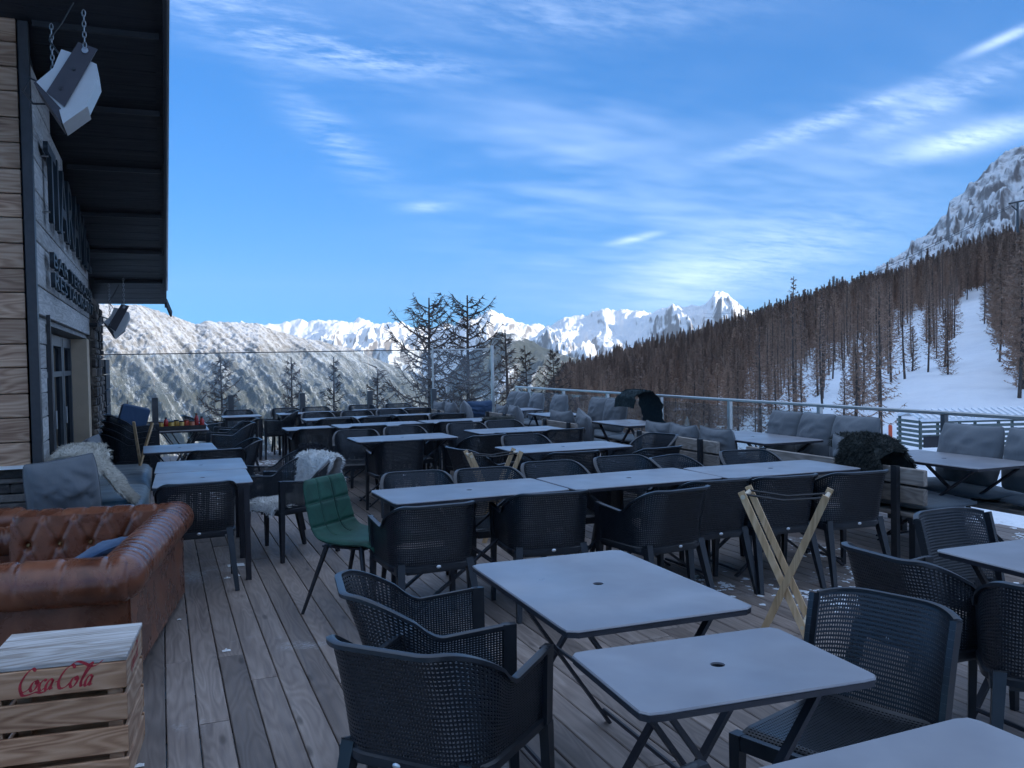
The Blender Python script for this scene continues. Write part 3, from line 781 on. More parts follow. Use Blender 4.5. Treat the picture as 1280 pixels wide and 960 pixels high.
    for y in np.arange(8.5, 13.3, .62):
        for z in (2.95, 3.42):
            bb = MB(); bb.tube([(WX-.01, y, z), (WX+.05, y, z)], .008, 5); bb.build('standoff', M_STEEL, wall)
    # roof overhang: soffit rises to the wall and falls away from the camera
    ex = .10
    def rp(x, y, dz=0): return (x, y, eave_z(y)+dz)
    roof = MB(); Y0, Y1 = 5.4, 15.72
    P = [rp(-3.0, Y0), rp(ex, Y0), rp(ex, Y1), rp(-3.0, Y1)]; Q = [(x, y, z+.22) for x, y, z in P]
    roof.add(P+Q, [(0, 1, 2, 3), (7, 6, 5, 4), (0, 4, 5, 1), (1, 5, 6, 2), (2, 6, 7, 3), (3, 7, 4, 0)])
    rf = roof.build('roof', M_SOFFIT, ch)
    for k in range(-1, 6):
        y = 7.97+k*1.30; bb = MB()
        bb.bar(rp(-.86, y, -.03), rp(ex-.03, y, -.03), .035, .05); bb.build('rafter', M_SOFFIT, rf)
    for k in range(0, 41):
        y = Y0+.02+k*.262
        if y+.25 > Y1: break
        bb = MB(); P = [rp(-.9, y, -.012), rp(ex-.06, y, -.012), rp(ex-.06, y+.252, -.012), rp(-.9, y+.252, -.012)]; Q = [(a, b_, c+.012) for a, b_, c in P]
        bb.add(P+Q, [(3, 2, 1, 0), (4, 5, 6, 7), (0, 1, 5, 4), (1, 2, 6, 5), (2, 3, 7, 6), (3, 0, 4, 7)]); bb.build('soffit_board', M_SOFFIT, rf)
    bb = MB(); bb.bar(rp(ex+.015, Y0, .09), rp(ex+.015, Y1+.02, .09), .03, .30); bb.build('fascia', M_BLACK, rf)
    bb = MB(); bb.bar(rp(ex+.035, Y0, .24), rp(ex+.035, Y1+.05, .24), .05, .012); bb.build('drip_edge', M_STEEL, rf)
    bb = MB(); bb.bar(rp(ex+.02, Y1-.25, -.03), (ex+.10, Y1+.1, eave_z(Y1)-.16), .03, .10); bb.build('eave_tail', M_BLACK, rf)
    # wall lamp by the door head
    bb = MB(); bb.tube([(WX, 13.45, 2.2), (WX+.10, 13.45, 2.2)], .03, 8); lp = bb.build('wall_lamp', M_BLACKMETAL, ch)
    bb = MB(); bb.lathe((WX+.19, 13.45, 2.15), [(.02, 0), (.07, .03), (.085, .08), (.07, .13), (.02, .16)], 12); bb.build('globe', M_GLOBE, lp, True)
M_DOOR = plain('door_grey', (.055, .065, .075), .45, 0, .15, 4)
M_SIGN = plain('sign_metal', (.018, .030, .040), .5, .0, .2, 6)
M_GLOBE = glass_mat('lamp_globe', (.85, .88, .9), .1)
build_chalet()

# ------------------------------------------------------------------ heaters under the eave
M_HEATSHELL = plain('heater_shell', (.50, .51, .51), .38, .2, .05, 10)
M_HEATPLATE = plain('heater_bracket', (.055, .050, .058), .45, .3, .1, 10)
M_CHAIN = plain('chain_steel', (.30, .31, .32), .35, .9, .1, 30)
def heater(px0, d, k, lab, chains):
    # profile in (x, z) drawn around the bracket centre, metres at depth d
    c = at_depth(*px0, d); h = empty('patio_heater', c, 0); tag(h, lab, 'heater', 'patio heaters under the eave')
    s = k
    body = [(-.205, -.005), (-.10, .10), (-.045, .235), (.03, .215), (.175, .155), (.185, .06), (.10, -.13), (-.05, -.265), (-.06, -.17)]
    b = MB(); b.prism([(x*s, z*s) for x, z in body], 0, .34*s, 'y'); b.build('shell', M_HEATSHELL, h)
    lip = [(-.07, -.185), (-.05, -.28), (.11, -.145), (.10, -.10)]
    b = MB(); b.prism([(x*s, z*s) for x, z in lip], -.006, .35*s, 'y'); b.build('reflector', M_HEATSHELL, h)
    face = [(-.222, -.01), (-.205, .012), (-.055, -.16), (-.062, -.275)]
    b = MB(); b.prism([(x*s, z*s) for x, z in face], .01, .33*s, 'y'); b.build('grille', M_HEATPLATE, h)
    pl = [(.065, .29), (.185, .255), (-.035, -.165), (-.145, -.075)]
    br = MB(); br.prism([(x*s, z*s) for x, z in pl], -.02, -.008, 'y'); p = br.build('bracket', M_HEATPLATE, h)
    for x, z, r in ((.105, .235, .022), (.03, .10, .011), (-.055, -.04, .011)):
        b = MB(); b.tube([(x*s, -.02, z*s), (x*s, -.032, z*s)], r*s, 10); b.build('bolt', M_CHAIN if r > .02 else M_BLACKMETAL, p)
    for (x, z, y, ln) in chains:
        b = MB(); n = max(3, int(ln/.036)); 
        for i in range(n):
            zc = z*s+(i+.5)*.036; ring = []
            for q in range(9):
                a = 2*math.pi*q/8; u, w = .011*math.cos(a), .024*math.sin(a)
                ring.append((x*s+(u if i % 2 == 0 else 0), y+(0 if i % 2 == 0 else u), zc+w))
            b.tube(ring, .0038, 4, False)
        b.build('chain', M_CHAIN, h)
    b = MB(); b.tube([(-.06*s, .1, .22*s), (-.13*s, .12, .33*s), (-.05*s, .14, .46*s), (.03*s, .15, .62*s)], .006, 5); b.build('cable', M_BLACKMETAL, h)
    b = MB(); b.tube([(-.16*s, .3, .06*s), (-.28*s, .32, .11*s), (-.33*s, .34, .02*s), (-.27*s, .36, -.06*s), (-.19*s, .38, -.05*s)], .008, 5); b.build('cable', M_BLACKMETAL, h)
heater((87, 105), 6.05, .98, 'grey infrared heater hanging on chains high by the chalet corner', [(.105, .25, -.03, .28), (-.13, .10, .30, .40)])
heater((147, 402), 12.6, .86, 'smaller looking grey heater hanging at the far end of the roof', [(.105, .25, -.02, .42), (-.13, .10, .3, .5)])

# ------------------------------------------------------------------ rear glass windbreak and right-hand railing
M_GREYPOST = plain('post_grey_metal', (.10, .105, .11), .45, .3, .12, 8)
M_LIGHTMETAL = plain('light_rail_metal', (.50, .50, .48), .35, .7, .08, 12)
def rear_screen():
    s = empty('glass_windbreak', (0, 16.9, 0)); tag(s, 'tall clear glass windbreak along the rear terrace edge facing the mountains', 'glass screen')
    xs = [-.9]+[-.10+1.28*k for k in range(5)]+[6.25]
    for k in range(5):
        b = MB(); b.box((-.10+1.28*k, 0, .53), (.10, .08, 1.06)); b.build('post', M_GREYPOST, s)
    b = MB(); b.box((6.27, 0, .95), (.05, .06, 1.9)); b.build('post', M_LIGHTMETAL, s)
    b = MB(); b.box((5.03, .05, .95), (.03, .03, 1.84)); b.build('mullion', M_LIGHTMETAL, s)
    for a, c in zip(xs[:-1], xs[1:]):
        b = MB(); b.box(((a+c)/2, .055, .96), (c-a-.02, .012, 1.72)); b.build('pane', M_GLASS, s)
    b = MB(); b.box((2.05, .055, 1.83), (5.95, .022, .018)); b.build('top_rail', M_GREYPOST, s)
    b = MB(); b.box((5.65, .055, 1.832), (1.2, .026, .022)); b.build('top_rail', M_LIGHTMETAL, s)
rear_screen()
def side_rail():
    s = empty('glass_railing', (6.78, 0, 0)); tag(s, 'low glass railing with metal handrail along the right terrace edge', 'railing')
    ys = [4.5, 6.2, 7.88, 9.55, 11.23, 12.9, 14.6, 16.2, 16.85]; y0 = 2.9
    for k, y in enumerate([y0]+ys):
        b = MB(); b.box((0, y, .515), (.045, .05, 1.03)); b.build('post', M_LIGHTMETAL if y > 7 else M_GREYPOST, s)
    al = [y0]+ys
    for a, c in zip(al[:-1], al[1:]):
        if a < 7.0: continue
        b = MB(); b.box((.0, (a+c)/2, .54), (.012, c-a-.09, .86)); b.build('pane', M_RAILGLASS, s)
    b = MB(); b.box((0, (y0+16.9)/2, 1.045), (.055, 16.9-y0, .035), bev=.008); b.build('handrail', M_LIGHTMETAL, s)
side_rail()

# ------------------------------------------------------------------ perforated resin chairs
M_RESIN = plain('anthracite_resin', (.014, .017, .022), .36, 0, .2, 14, .05)
M_BADGE = plain('badge_metal', (.7, .7, .7), .3, .8, .05, 20)
def lattice(b, P, Nn, hole_u=.56, hole_v=.52, th=.006, solid=1):
    """P: (nu,nv,3) lattice of points, Nn: normals. every cell becomes a frame round an open hole"""
    nu, nv = P.shape[:2]
    O = P+Nn*th/2; I = P-Nn*th/2; V = []; F = []
    def q(A, i, j, u, v): return ((A[i, j]*(1-u)+A[i+1, j]*u)*(1-v)+(A[i, j+1]*(1-u)+A[i+1, j+1]*u)*v)
    base = np.concatenate([O.reshape(-1, 3), I.reshape(-1, 3)]); V = [tuple(p) for p in base]; n = nu*nv
    for i in range(nu-1):
        for j in range(nv-1):
            c = [i*nv+j, (i+1)*nv+j, (i+1)*nv+j+1, i*nv+j+1]
            if i < solid or j < solid or i >= nu-1-solid or j >= nv-1-solid:
                F.append(tuple(c)); F.append(tuple(n+k for k in reversed(c))); continue
            a, e = (1-hole_u)/2, (1-hole_v)/2
            o = len(V)
            for A in (O, I):
                for u, v in ((a, e), (1-a, e), (1-a, 1-e), (a, 1-e)): V.append(tuple(q(A, i, j, u, v)))
            for k in range(4):
                k2 = (k+1) % 4
                F.append((c[k], c[k2], o+k2, o+k)); F.append((n+c[k2], n+c[k], o+4+k, o+4+k2)); F.append((o+k, o+k2, o+4+k2, o+4+k))
    # outer border walls
    for i in range(nu-1):
        for j in (0, nv-1): F.append((i*nv+j, (i+1)*nv+j, n+(i+1)*nv+j, n+i*nv+j))
    for j in range(nv-1):
        for i in (0, nu-1): F.append((i*nv+j, i*nv+j+1, n+i*nv+j+1, n+i*nv+j))
    b.add(V, F)
def shell_points(arm, nu, nv):
    Ls, rad, hb = (.34, .13, .122) if arm else (.0, .25, .085)
    amax = math.pi/2 if arm else R(36)
    arc = rad*amax; tot = hb+arc+Ls
    P = np.zeros((nu, nv, 3)); TOP = []
    for i in range(nu):
        l = -tot+2*tot*i/(nu-1); s = 1 if l >= 0 else -1; a = abs(l)
        if a < hb: x, y, wb = a, -.235, 1.0
        elif a < hb+arc:
            t = (a-hb)/rad; x, y = hb+rad*math.sin(t), -.235+rad*(1-math.cos(t)); wb = math.cos(t)**1.0
        else: x, y, wb = hb+rad*math.sin(amax), -.235+rad*(1-math.cos(amax))+(a-hb-arc), 0.0 if arm else math.cos(amax)
        if arm:
            t = min(1, max(0, (a-.19)/(.43-.19))); sm = t*t*(3-2*t); zt = .795*(1-sm)+.640*sm+.025*max(0, (a-.43)/(tot-.43))
            zb = .425
        else: zt, zb = .80-.02*(a/tot)**4, .43
        for j in range(nv):
            z = zb+(zt-zb)*j/(nv-1); k = z-.425
            lean = .20*k+.25*k*k
            P[i, j] = (s*(x*(1+.04*k)+.055*k*(1-wb)), y-lean*wb+(.0 if arm else .0), z)
        TOP.append(P[i, -1].copy())
    du = np.gradient(P, axis=0); dv = np.gradient(P, axis=1); Nn = np.cross(du, dv); Nn /= np.linalg.norm(Nn, axis=2, keepdims=True)
    return P, Nn, TOP
def rim_strip(b, pts, nrm, w, h):
    """flat flange along a path: w outwards, h thick"""
    n = len(pts); V = []; F = []
    for p, m_ in zip(pts, nrm):
        p = Vector(p); m_ = Vector(m_); u = Vector((0, 0, 1))
        for a, c in ((-w*.35, -h/2), (w*.65, -h*.8), (w*.65, h*.15), (0, h/2), (-w*.35, h*.3)): V.append(p+m_*a+u*c)
    k = 5
    for i in range(n-1):
        for q in range(k): F.append((i*k+q, i*k+(q+1) % k, (i+1)*k+(q+1) % k, (i+1)*k+q))
    F.append(tuple(range(k-1, -1, -1))); F.append(tuple((n-1)*k+q for q in range(k))); b.add(V, F)
def seat_part(b, y0=-.225, y1=.245, hw=.235):
    nu, nv = 34, 44; P = np.zeros((nu, nv, 3))
    for i in range(nu):
        x = -hw+2*hw*i/(nu-1)
        for j in range(nv):
            t = j/(nv-1); y = y0+(y1-y0)*t
            z = .437-.018*math.cos(x/hw*math.pi/2)*math.sin(min(1, t*1.1)*math.pi)**.8-(.022*((t-.88)/.12)**2 if t > .88 else 0)+(.012*((.12-t)/.12)**2 if t < .12 else 0)
            P[i, j] = (x, y, z)
    N_ = np.zeros_like(P); N_[..., 2] = 1
    lattice(b, P, N_, .62, .40, .007, 1)
def make_chair(arm):
    t = empty('armchair' if arm else 'side_chair')
    b = MB(); P, Nn, TOP = shell_points(arm, 121 if arm else 63, 27); lattice(b, P, Nn, .56, .50, .006, 1); back = b.build('backrest', M_RESIN, t)
    no = [Nn[i, -1]*np.array([1, 1, 0]) for i in range(P.shape[0])]
    no = [v/np.linalg.norm(v)*(-1 if np.dot(v, P[i, -1]*[1, 1, 0]) < 0 else 1) for i, v in enumerate(no)]
    r = MB(); rim_strip(r, TOP, no, .026, .014)
    if not arm:                                         # thick side edges of the armless version
        for i in (0, P.shape[0]-1):
            s = -1 if i == 0 else 1
            pts = [P[i, j] for j in range(P.shape[1])]
            for a, c in zip(pts[:-1:2], pts[2::2]): r.bar(a+np.array([s*.004, .012, 0]), c+np.array([s*.004, .012, 0]), .020, .046, upv=(0, 1, 0))
    me = r.mesh('rim', M_RESIN); smooth_by_angle(me, 45); link('rim', me, back)
    lo = MB(); rim_strip(lo, [P[i, 0]+np.array([0, 0, -.004]) for i in range(P.shape[0])], no, .020, .026); link('lower_rail', smooth_by_angle(lo.mesh('lower_rail', M_RESIN), 45), t)
    s_ = MB(); seat_part(s_, hw=.235 if arm else .215); s_.build('seat', M_RESIN, t)
    f = MB(); w = .245 if arm else .225
    f.box((0, .245, .405), (2*w-.03, .022, .048)); 
    for s in (-1, 1): f.box((s*(w-.012), .01, .405), (.024, .47, .046))
    f.box((0, -.205, .400), (.36, .03, .04)); f.build('seat_frame', M_RESIN, t)
    for s in (-1, 1):
        l = MB()
        if arm:
            x = P[-1, -1][0]
            l.bar((s*.259, .237, .41), (s*x, .237, .668), .030, .046, .030, .050, (0, 1, 0)); l.bar((s*.267, .250, 0), (s*.259, .240, .41), .028, .026, .034, .046, (0, 1, 0))
        else: l.bar((s*.225, .250, 0), (s*.222, .240, .43), .028, .026, .038, .044, (0, 1, 0))
        l.build('leg', M_RESIN, t)
        l = MB(); l.bar((s*.248, -.315, 0), (s*.212, -.200, .44), .030, .028, .046, .050, (0, 1, 0)); l.build('leg', M_RESIN, t)
    g = MB(); g.lathe((0, 0, 0), [(.004, -.003), (.017, 0), (.017, .002), (.006, .006)], 10)
    g.v = [(x*.85, -.268-z, .424+y*.55) for x, y, z in g.v]; g.build('badge', M_BADGE, t)
    return t
ARM = make_chair(True); SIDE = make_chair(False); ARM_MAP = tree_map(ARM); SIDE_MAP = tree_map(SIDE); USED = {True: False, False: False}
def chair(x, y, rz, label, arm=True, group='dark perforated terrace chairs', z=0.0):
    pr = ARM if arm else SIDE
    if not USED[arm]: USED[arm] = True; o = pr
    else: o = copy_tree(pr, None, ARM_MAP if arm else SIDE_MAP)
    o.location = (x, y, z); o.rotation_euler = (0, 0, R(rz)); tag(o, label, 'chair', group); return o

# ------------------------------------------------------------------ tables
def table_mat():
    mt, nt, bs = new_mat('table_top_metal'); p = geopos(nt)
    f = noise(nt, p, 3.5, 3, .5, .2)
    c = ramp(nt, f, [(.3, (.175, .168, .178)), (.55, (.215, .206, .216)), (.75, (.27, .26, .27))])
    nt.links.new(c, bs.inputs['Base Color'])
    nt.links.new(maprange(nt, noise(nt, p, 2.6, 2, .5), .2, .8, .25, .45), bs.inputs['Roughness'])
    st = maprange(nt, noise(nt, mapping(nt, p, (1, 1, 1)), 4.5, 3, .5, .3), .30, .85, 0, .25, True); c2 = mixc(nt, st, c, (.36, .36, .37)); nt.links.new(c2, bs.inputs['Base Color'])
    bs.inputs['Specular IOR Level'].default_value = .9
    bump(nt, bs, noise(nt, p, 2.4, 3, .5), .10, .03); return mt
M_TABLE = table_mat()
M_TUBE = plain('table_leg_metal', (.032, .030, .036), .45, .2, .15, 12)
def top_mesh(b, w, d, z0, z1, rad=.035, hole=.021, N=48):
    out = []; hx, hy = w/2, d/2
    per = []
    for k in range(N):
        a = 2*math.pi*(k+.5)/N; ca, sa = math.cos(a), math.sin(a)
        # superellipse-like rounded rectangle by ray casting
        lo, hi = 0, hx+hy
        for _ in range(26):
            m_ = (lo+hi)/2; x, y = abs(m_*ca), abs(m_*sa); qx, qy = x-(hx-rad), y-(hy-rad)
            ins = (x <= hx and y <= hy) and not (qx > 0 and qy > 0 and qx*qx+qy*qy > rad*rad)
            lo, hi = (m_, hi) if ins else (lo, m_)
        per.append((lo*ca, lo*sa))
    V = []; inn = [(hole*math.cos(2*math.pi*(k+.5)/N), hole*math.sin(2*math.pi*(k+.5)/N)) for k in range(N)]
    ed = .004
    for (lst, z, ins) in ((per, z1, ed), (per, z1-ed, 0), (per, z0, 0), (inn, z0, 0), (inn, z1, 0)):
        for (x, y) in lst:
            r = math.hypot(x, y); V.append((x*(1-ins/r), y*(1-ins/r), z))
    F = []
    for l0, l1 in ((0, 1), (1, 2), (2, 3), (3, 4), (4, 0)):
        for k in range(N): F.append((l0*N+k, l1*N+k, l1*N+(k+1) % N, l0*N+(k+1) % N))
    b.add(V, F)
def corner_ring(w, d):
    N = 96; return N
TPROTO = {}
def make_table(w, d, legs):
    t = empty('folding_table' if legs == 'x' else 'table')
    b = MB(); top_mesh(b, w, d, .737, .743, N=96); link('tabletop', smooth_by_angle(b.mesh('tabletop', M_TABLE), 25), t)
    b = MB(); top_mesh(b, w-.004, d-.004, .718, .7372, .034, .026, 96); link('edge', smooth_by_angle(b.mesh('edge', M_TUBE), 25), t)
    if legs == 'x':
        # crossed flat legs under each long edge, joined by rods
        for sy in (-1, 1):
            y = sy*(d/2-.10)
            for sx in (-1, 1):
                l = MB(); yy = y+sx*.012
                l.bar((sx*(w/2-.10), yy, .718), (-sx*(w/2-.12), yy, .0), .014, .032, upv=(0, 1, 0)); l.build('leg', M_TUBE, t)
        for sx in (-1, 1):
            r = MB(); r.tube([(sx*(w/2-.13), -d/2+.08, .045), (sx*(w/2-.13), d/2-.08, .045)], .010, 6); r.build('stretcher', M_TUBE, t)
            r = MB(); r.box((sx*(w/2-.10), 0, .712), (.03, d-.14, .018)); r.build('rail', M_TUBE, t)
        r = MB(); r.tube([(0, -d/2+.08, .36), (0, d/2-.08, .36)], .008, 6); r.build('stretcher', M_TUBE, t)
    else:
        for sx in (-1, 1):
            for sy in (-1, 1):
                l = MB(); l.box((sx*(w/2-.05), sy*(d/2-.05), .36), (.04, .04, .72)); l.build('leg', M_TUBE, t)
        for sy in (-1, 1):
            r = MB(); r.box((0, sy*(d/2-.05), .70), (w-.14, .022, .04)); r.build('rail', M_TUBE, t)
        for sx in (-1, 1):
            r = MB(); r.box((sx*(w/2-.05), 0, .70), (.022, d-.14, .04)); r.build('rail', M_TUBE, t)
    return t
def table(x0, x1, y0, y1, label, legs='x', rz=0.0, rot90=False, dz=0.0):
    w, d = round(x1-x0, 2), round(y1-y0, 2)
    if rot90: w, d = d, w
    key = (w, d, legs)
    if key not in TPROTO: o = make_table(w, d, legs); TPROTO[key] = (o, tree_map(o))
    else: o = copy_tree(TPROTO[key][0], None, TPROTO[key][1])
    o.location = ((x0+x1)/2, (y0+y1)/2, dz); o.rotation_euler = (0, 0, R(rz+(90 if rot90 else 0)))
    tag(o, label, 'table', 'grey metal terrace tables'); return o

table(1.21, 1.93, 2.57, 3.61, 'large square-cornered grey folding table in the middle of the front', rz=-1.2)
table(1.10, 1.82, 1.88, 2.38, 'small grey folding table in front of the larger one, beside the armless chair', rz=-3.5)
table(1.09, 1.81, 1.05, 1.57, 'grey tabletop cut off by the bottom edge of the picture', rz=2)
table(3.17, 3.89, 2.46, 2.96, 'grey folding table cut off at the right edge, between armchairs', rz=-1)
table(1.32, 2.54, 5.37, 6.03, 'leftmost grey table of the long row behind the green chair', rz=1.5)
table(2.56, 3.76, 5.36, 6.04, 'middle grey table of the long row', rz=1)
table(3.76, 4.94, 5.28, 5.94, 'rightmost grey table of the long row, set slightly askew', rz=-2, dz=.004)
table(3.10, 4.33, 7.69, 8.37, 'grey table behind the second folded wooden stand')
table(2.00, 3.16, 9.65, 10.35, 'grey table behind the fur-covered chair, two rows past the long row')
table(3.52, 4.68, 9.92, 10.60, 'grey table beside the lounge benches, two rows past the long row')
table(1.52, 2.16, 11.86, 12.46, 'narrow grey table at the left end of the fourth row', 'p')
table(2.22, 3.44, 11.90, 12.62, 'long grey table in the middle of the fourth row')
table(3.50, 4.62, 11.95, 12.65, 'grey table at the right end of the fourth row')
table(2.05, 3.25, 13.68, 14.28, 'left grey table of the fifth row, near the rear')
table(3.30, 4.50, 13.68, 14.30, 'right grey table of the fifth row, near the rear')
table(.95, 1.58, 15.40, 15.98, 'small grey table by the rear glass, the leftmost there', 'p')
table(1.88, 2.90, 15.55, 16.15, 'grey table by the rear glass, second from the chalet', 'p')
table(3.25, 4.55, 15.65, 16.25, 'grey table by the rear glass below the twin larches', 'p')
table(-.07, .64, 6.90, 7.80, 'nearer half of the pair of grey tables beside the leather sofa', 'p', rz=-1.5, rot90=True)
table(-.06, .68, 7.82, 8.74, 'farther half of the pair of grey tables beside the wall bench', 'p', rz=-1.5, rot90=True)
table(-.19, .53, 9.72, 10.58, 'grey folding table between the paired tables and the condiments', rz=1)
table(-.10, .60, 12.7, 13.6, 'grey folding table carrying the tray of condiments', rz=0)
table(-.02, .62, 13.68, 14.4, 'grey table just behind the condiment table', rz=2)
table(5.50, 6.12, 14.0, 14.7, 'farthest grey table among the lounge cushions')
table(5.45, 6.12, 12.3, 13.15, 'grey lounge table in front of the pair of far cushions', rot90=True)
table(5.50, 6.14, 9.95, 10.98, 'grey lounge table beside the bench draped with a dark throw', rot90=True)
table(5.52, 6.26, 7.20, 8.58, 'large grey lounge table in front of the three grey cushions', rot90=True)
table(5.62, 6.30, 4.85, 6.06, 'grey lounge table on crossed legs at the right edge above the snow', rot90=True)

# ------------------------------------------------------------------ chairs in place
chair(.95, 3.28, -97, 'dark armchair at the left of the large front folding table, facing right')
chair(.82, 2.74, -48, 'large dark armchair in the front with its perforated back to the camera')
chair(.96, 1.46, -80, 'dark armchair of which only the rim shows at the bottom edge')
chair(1.97, 2.20, 109, 'armless dark chair with its seat under the small front table', False)
chair(3.76, 3.12, 182, 'armless dark chair behind the table at the right edge, facing the camera', False)
chair(3.07, 2.86, -90, 'dark armchair left of the table at the right edge, facing right')
chair(3.14, 2.36, -44, 'dark armchair cut off by the right edge of the picture')
for k, (x, y, rz) in enumerate([(1.47, 5.22, 2), (2.29, 5.32, -6), (2.98, 5.06, 9), (3.49, 5.28, -3), (4.00, 5.22, -4), (4.56, 5.15, -4)]):
    chair(x, y, rz, 'dark armchair, %s from the left, near side of the long table row' % ['first', 'second', 'third', 'fourth', 'fifth', 'sixth'][k])
for k, (x, y, rz) in enumerate([(1.72, 6.12, 176), (2.26, 6.05, 178), (2.86, 6.20, 178), (3.52, 6.24, 179), (3.98, 6.06, 205), (4.62, 6.08, 174)]):
    chair(x, y, rz, 'dark armchair, %s from the left, far side of the long table row' % ['first', 'second', 'third', 'fourth', 'fifth', 'sixth'][k])
def row_chairs(specs, rowname):
    for k, (x, y, rz, what) in enumerate(specs): chair(x, y, rz, 'dark armchair, %s, %s' % (what, rowname))
row_chairs([(3.42, 7.38, -3, 'left one on the near side'), (4.20, 7.30, 10, 'right one on the near side'), (3.62, 8.62, 178, 'on the far side'),
            (4.66, 8.10, 105, 'at the right-hand end'), (2.88, 8.0, -82, 'at the left end facing right')], 'table behind the second wooden stand')
row_chairs([(2.34, 9.34, 2, 'back to the camera on the near side'), (2.14, 10.42, 170, 'left one on the far side'), (2.82, 10.62, 180, 'right one on the far side')], 'table behind the white sheepskin')
row_chairs([(3.28, 9.45, 14, 'left of the near side, turned'), (3.72, 9.62, -4, 'middle of the near side'), (4.42, 9.70, -2, 'right of the near side'),
            (3.66, 10.72, 176, 'left one on the far side'), (4.24, 10.85, 180, 'right one on the far side')], 'table beside the lounge benches')
row_chairs([(1.82, 11.62, 3, 'back to camera at the narrow left table'), (2.50, 11.66, 0, 'second from left, near side'), (3.12, 11.62, 3, 'third from left, near side'), (3.72, 11.75, -2, 'fourth from left, near side'), (4.32, 11.72, 0, 'fifth from left, near side'),
            (2.46, 12.92, 180, 'left one on the far side'), (3.08, 12.95, 178, 'middle one on the far side'), (4.10, 12.98, 183, 'right one on the far side')], 'fourth table row')
row_chairs([(2.38, 13.38, 0, 'first on the near side'), (2.98, 13.40, 2, 'second on the near side'), (3.56, 13.40, -3, 'third on the near side'), (4.18, 13.42, 0, 'fourth on the near side'),
            (2.40, 14.62, 180, 'first on the far side'), (3.04, 14.62, 178, 'second on the far side'), (3.66, 14.66, 182, 'third on the far side')], 'fifth table row')
row_chairs([(1.86, 15.72, 92, 'standing free and facing left'), (1.28, 16.38, 180, 'back to the glass behind the small table'), (.66, 15.55, -84, 'facing right at the small table'),
            (2.12, 16.46, 180, 'first of the two behind the second table'), (2.66, 16.46, 178, 'second of the two behind the second table'), (2.62, 15.30, 4, 'back to camera before the second table'),
            (3.55, 16.55, 182, 'left one behind the right table'), (4.25, 16.55, 180, 'right one behind the right table'), (3.50, 15.42, 0, 'left one before the right table'), (4.20, 15.40, -2, 'right one before the right table')], 'row by the rear glass')
chair(.22, 6.94, 1, 'dark armchair with its back to the camera right behind the leather sofa')
C_WHITE = chair(.99, 7.72, 116, 'dark armchair draped with the white sheepskin')
C_BLACK = chair(1.02, 8.46, 104, 'dark armchair draped with the black sheepskin')
chair(.50, 9.42, 2, 'dark armchair at the near end of the folding table left of centre')
chair(.66, 10.10, 92, 'dark armchair seen edge-on beside the left folding table')
chair(.86, 13.05, 95, 'dark armchair to the right of the condiment table, nearer one')
chair(1.02, 14.05, 95, 'dark armchair to the right of the condiment table, farther one')
for k in range(4):
    chair(-.38+.02*k, 12.15+.03*k, -86+k, 'dark armchair by the stone pier, %s in its stack' % ['bottom', 'second', 'third', 'topmost'][k], z=.075*k)

# ------------------------------------------------------------------ cushions, benches, furs
def fabric_mat(name, col, var=.12):
    mt, nt, bs = new_mat(name); c = coords(nt); rnd = objrand(nt)
    f = noise(nt, c, 5, 6, .6, .3); w = noise(nt, c, 420, 2, .5)
    k = mth(nt, 'ADD', mth(nt, 'MULTIPLY', f, .7), mth(nt, 'MULTIPLY', rnd, .35))
    cc = ramp(nt, k, [(.25, tuple(a*(1-var) for a in col)), (.8, tuple(a*(1+var) for a in col))])
    nt.links.new(cc, bs.inputs['Base Color']); bs.inputs['Roughness'].default_value = .85; bs.inputs['Specular IOR Level'].default_value = .2
    bs.inputs['Sheen Weight'].default_value = .15
    bump(nt, bs, mth(nt, 'ADD', mth(nt, 'MULTIPLY', noise(nt, mapping(nt, c, (9, 9, 3)), 1.0, 5, .6, 1.0), 1.0), mth(nt, 'MULTIPLY', w, .05)), .35, .02); return mt
M_CUSH = fabric_mat('grey_cushion_fabric', (.150, .160, .170)); M_CUSH2 = fabric_mat('blue_grey_seat_fabric', (.12, .14, .155)); M_BLUE = fabric_mat('blue_fabric', (.05, .09, .16))
M_BENCHWOOD = wood('bench_wood', (.15, .125, .105), (.27, .23, .195), (.40, .35, .30), 'y', 1.0, .8, True, .2, 0, .5)
M_BENCHWOODX = wood('bench_wood_cross', (.10, .07, .05), (.20, .145, .105), (.31, .24, .18), 'x', 1.0, .8, True, .2, 0, .5)
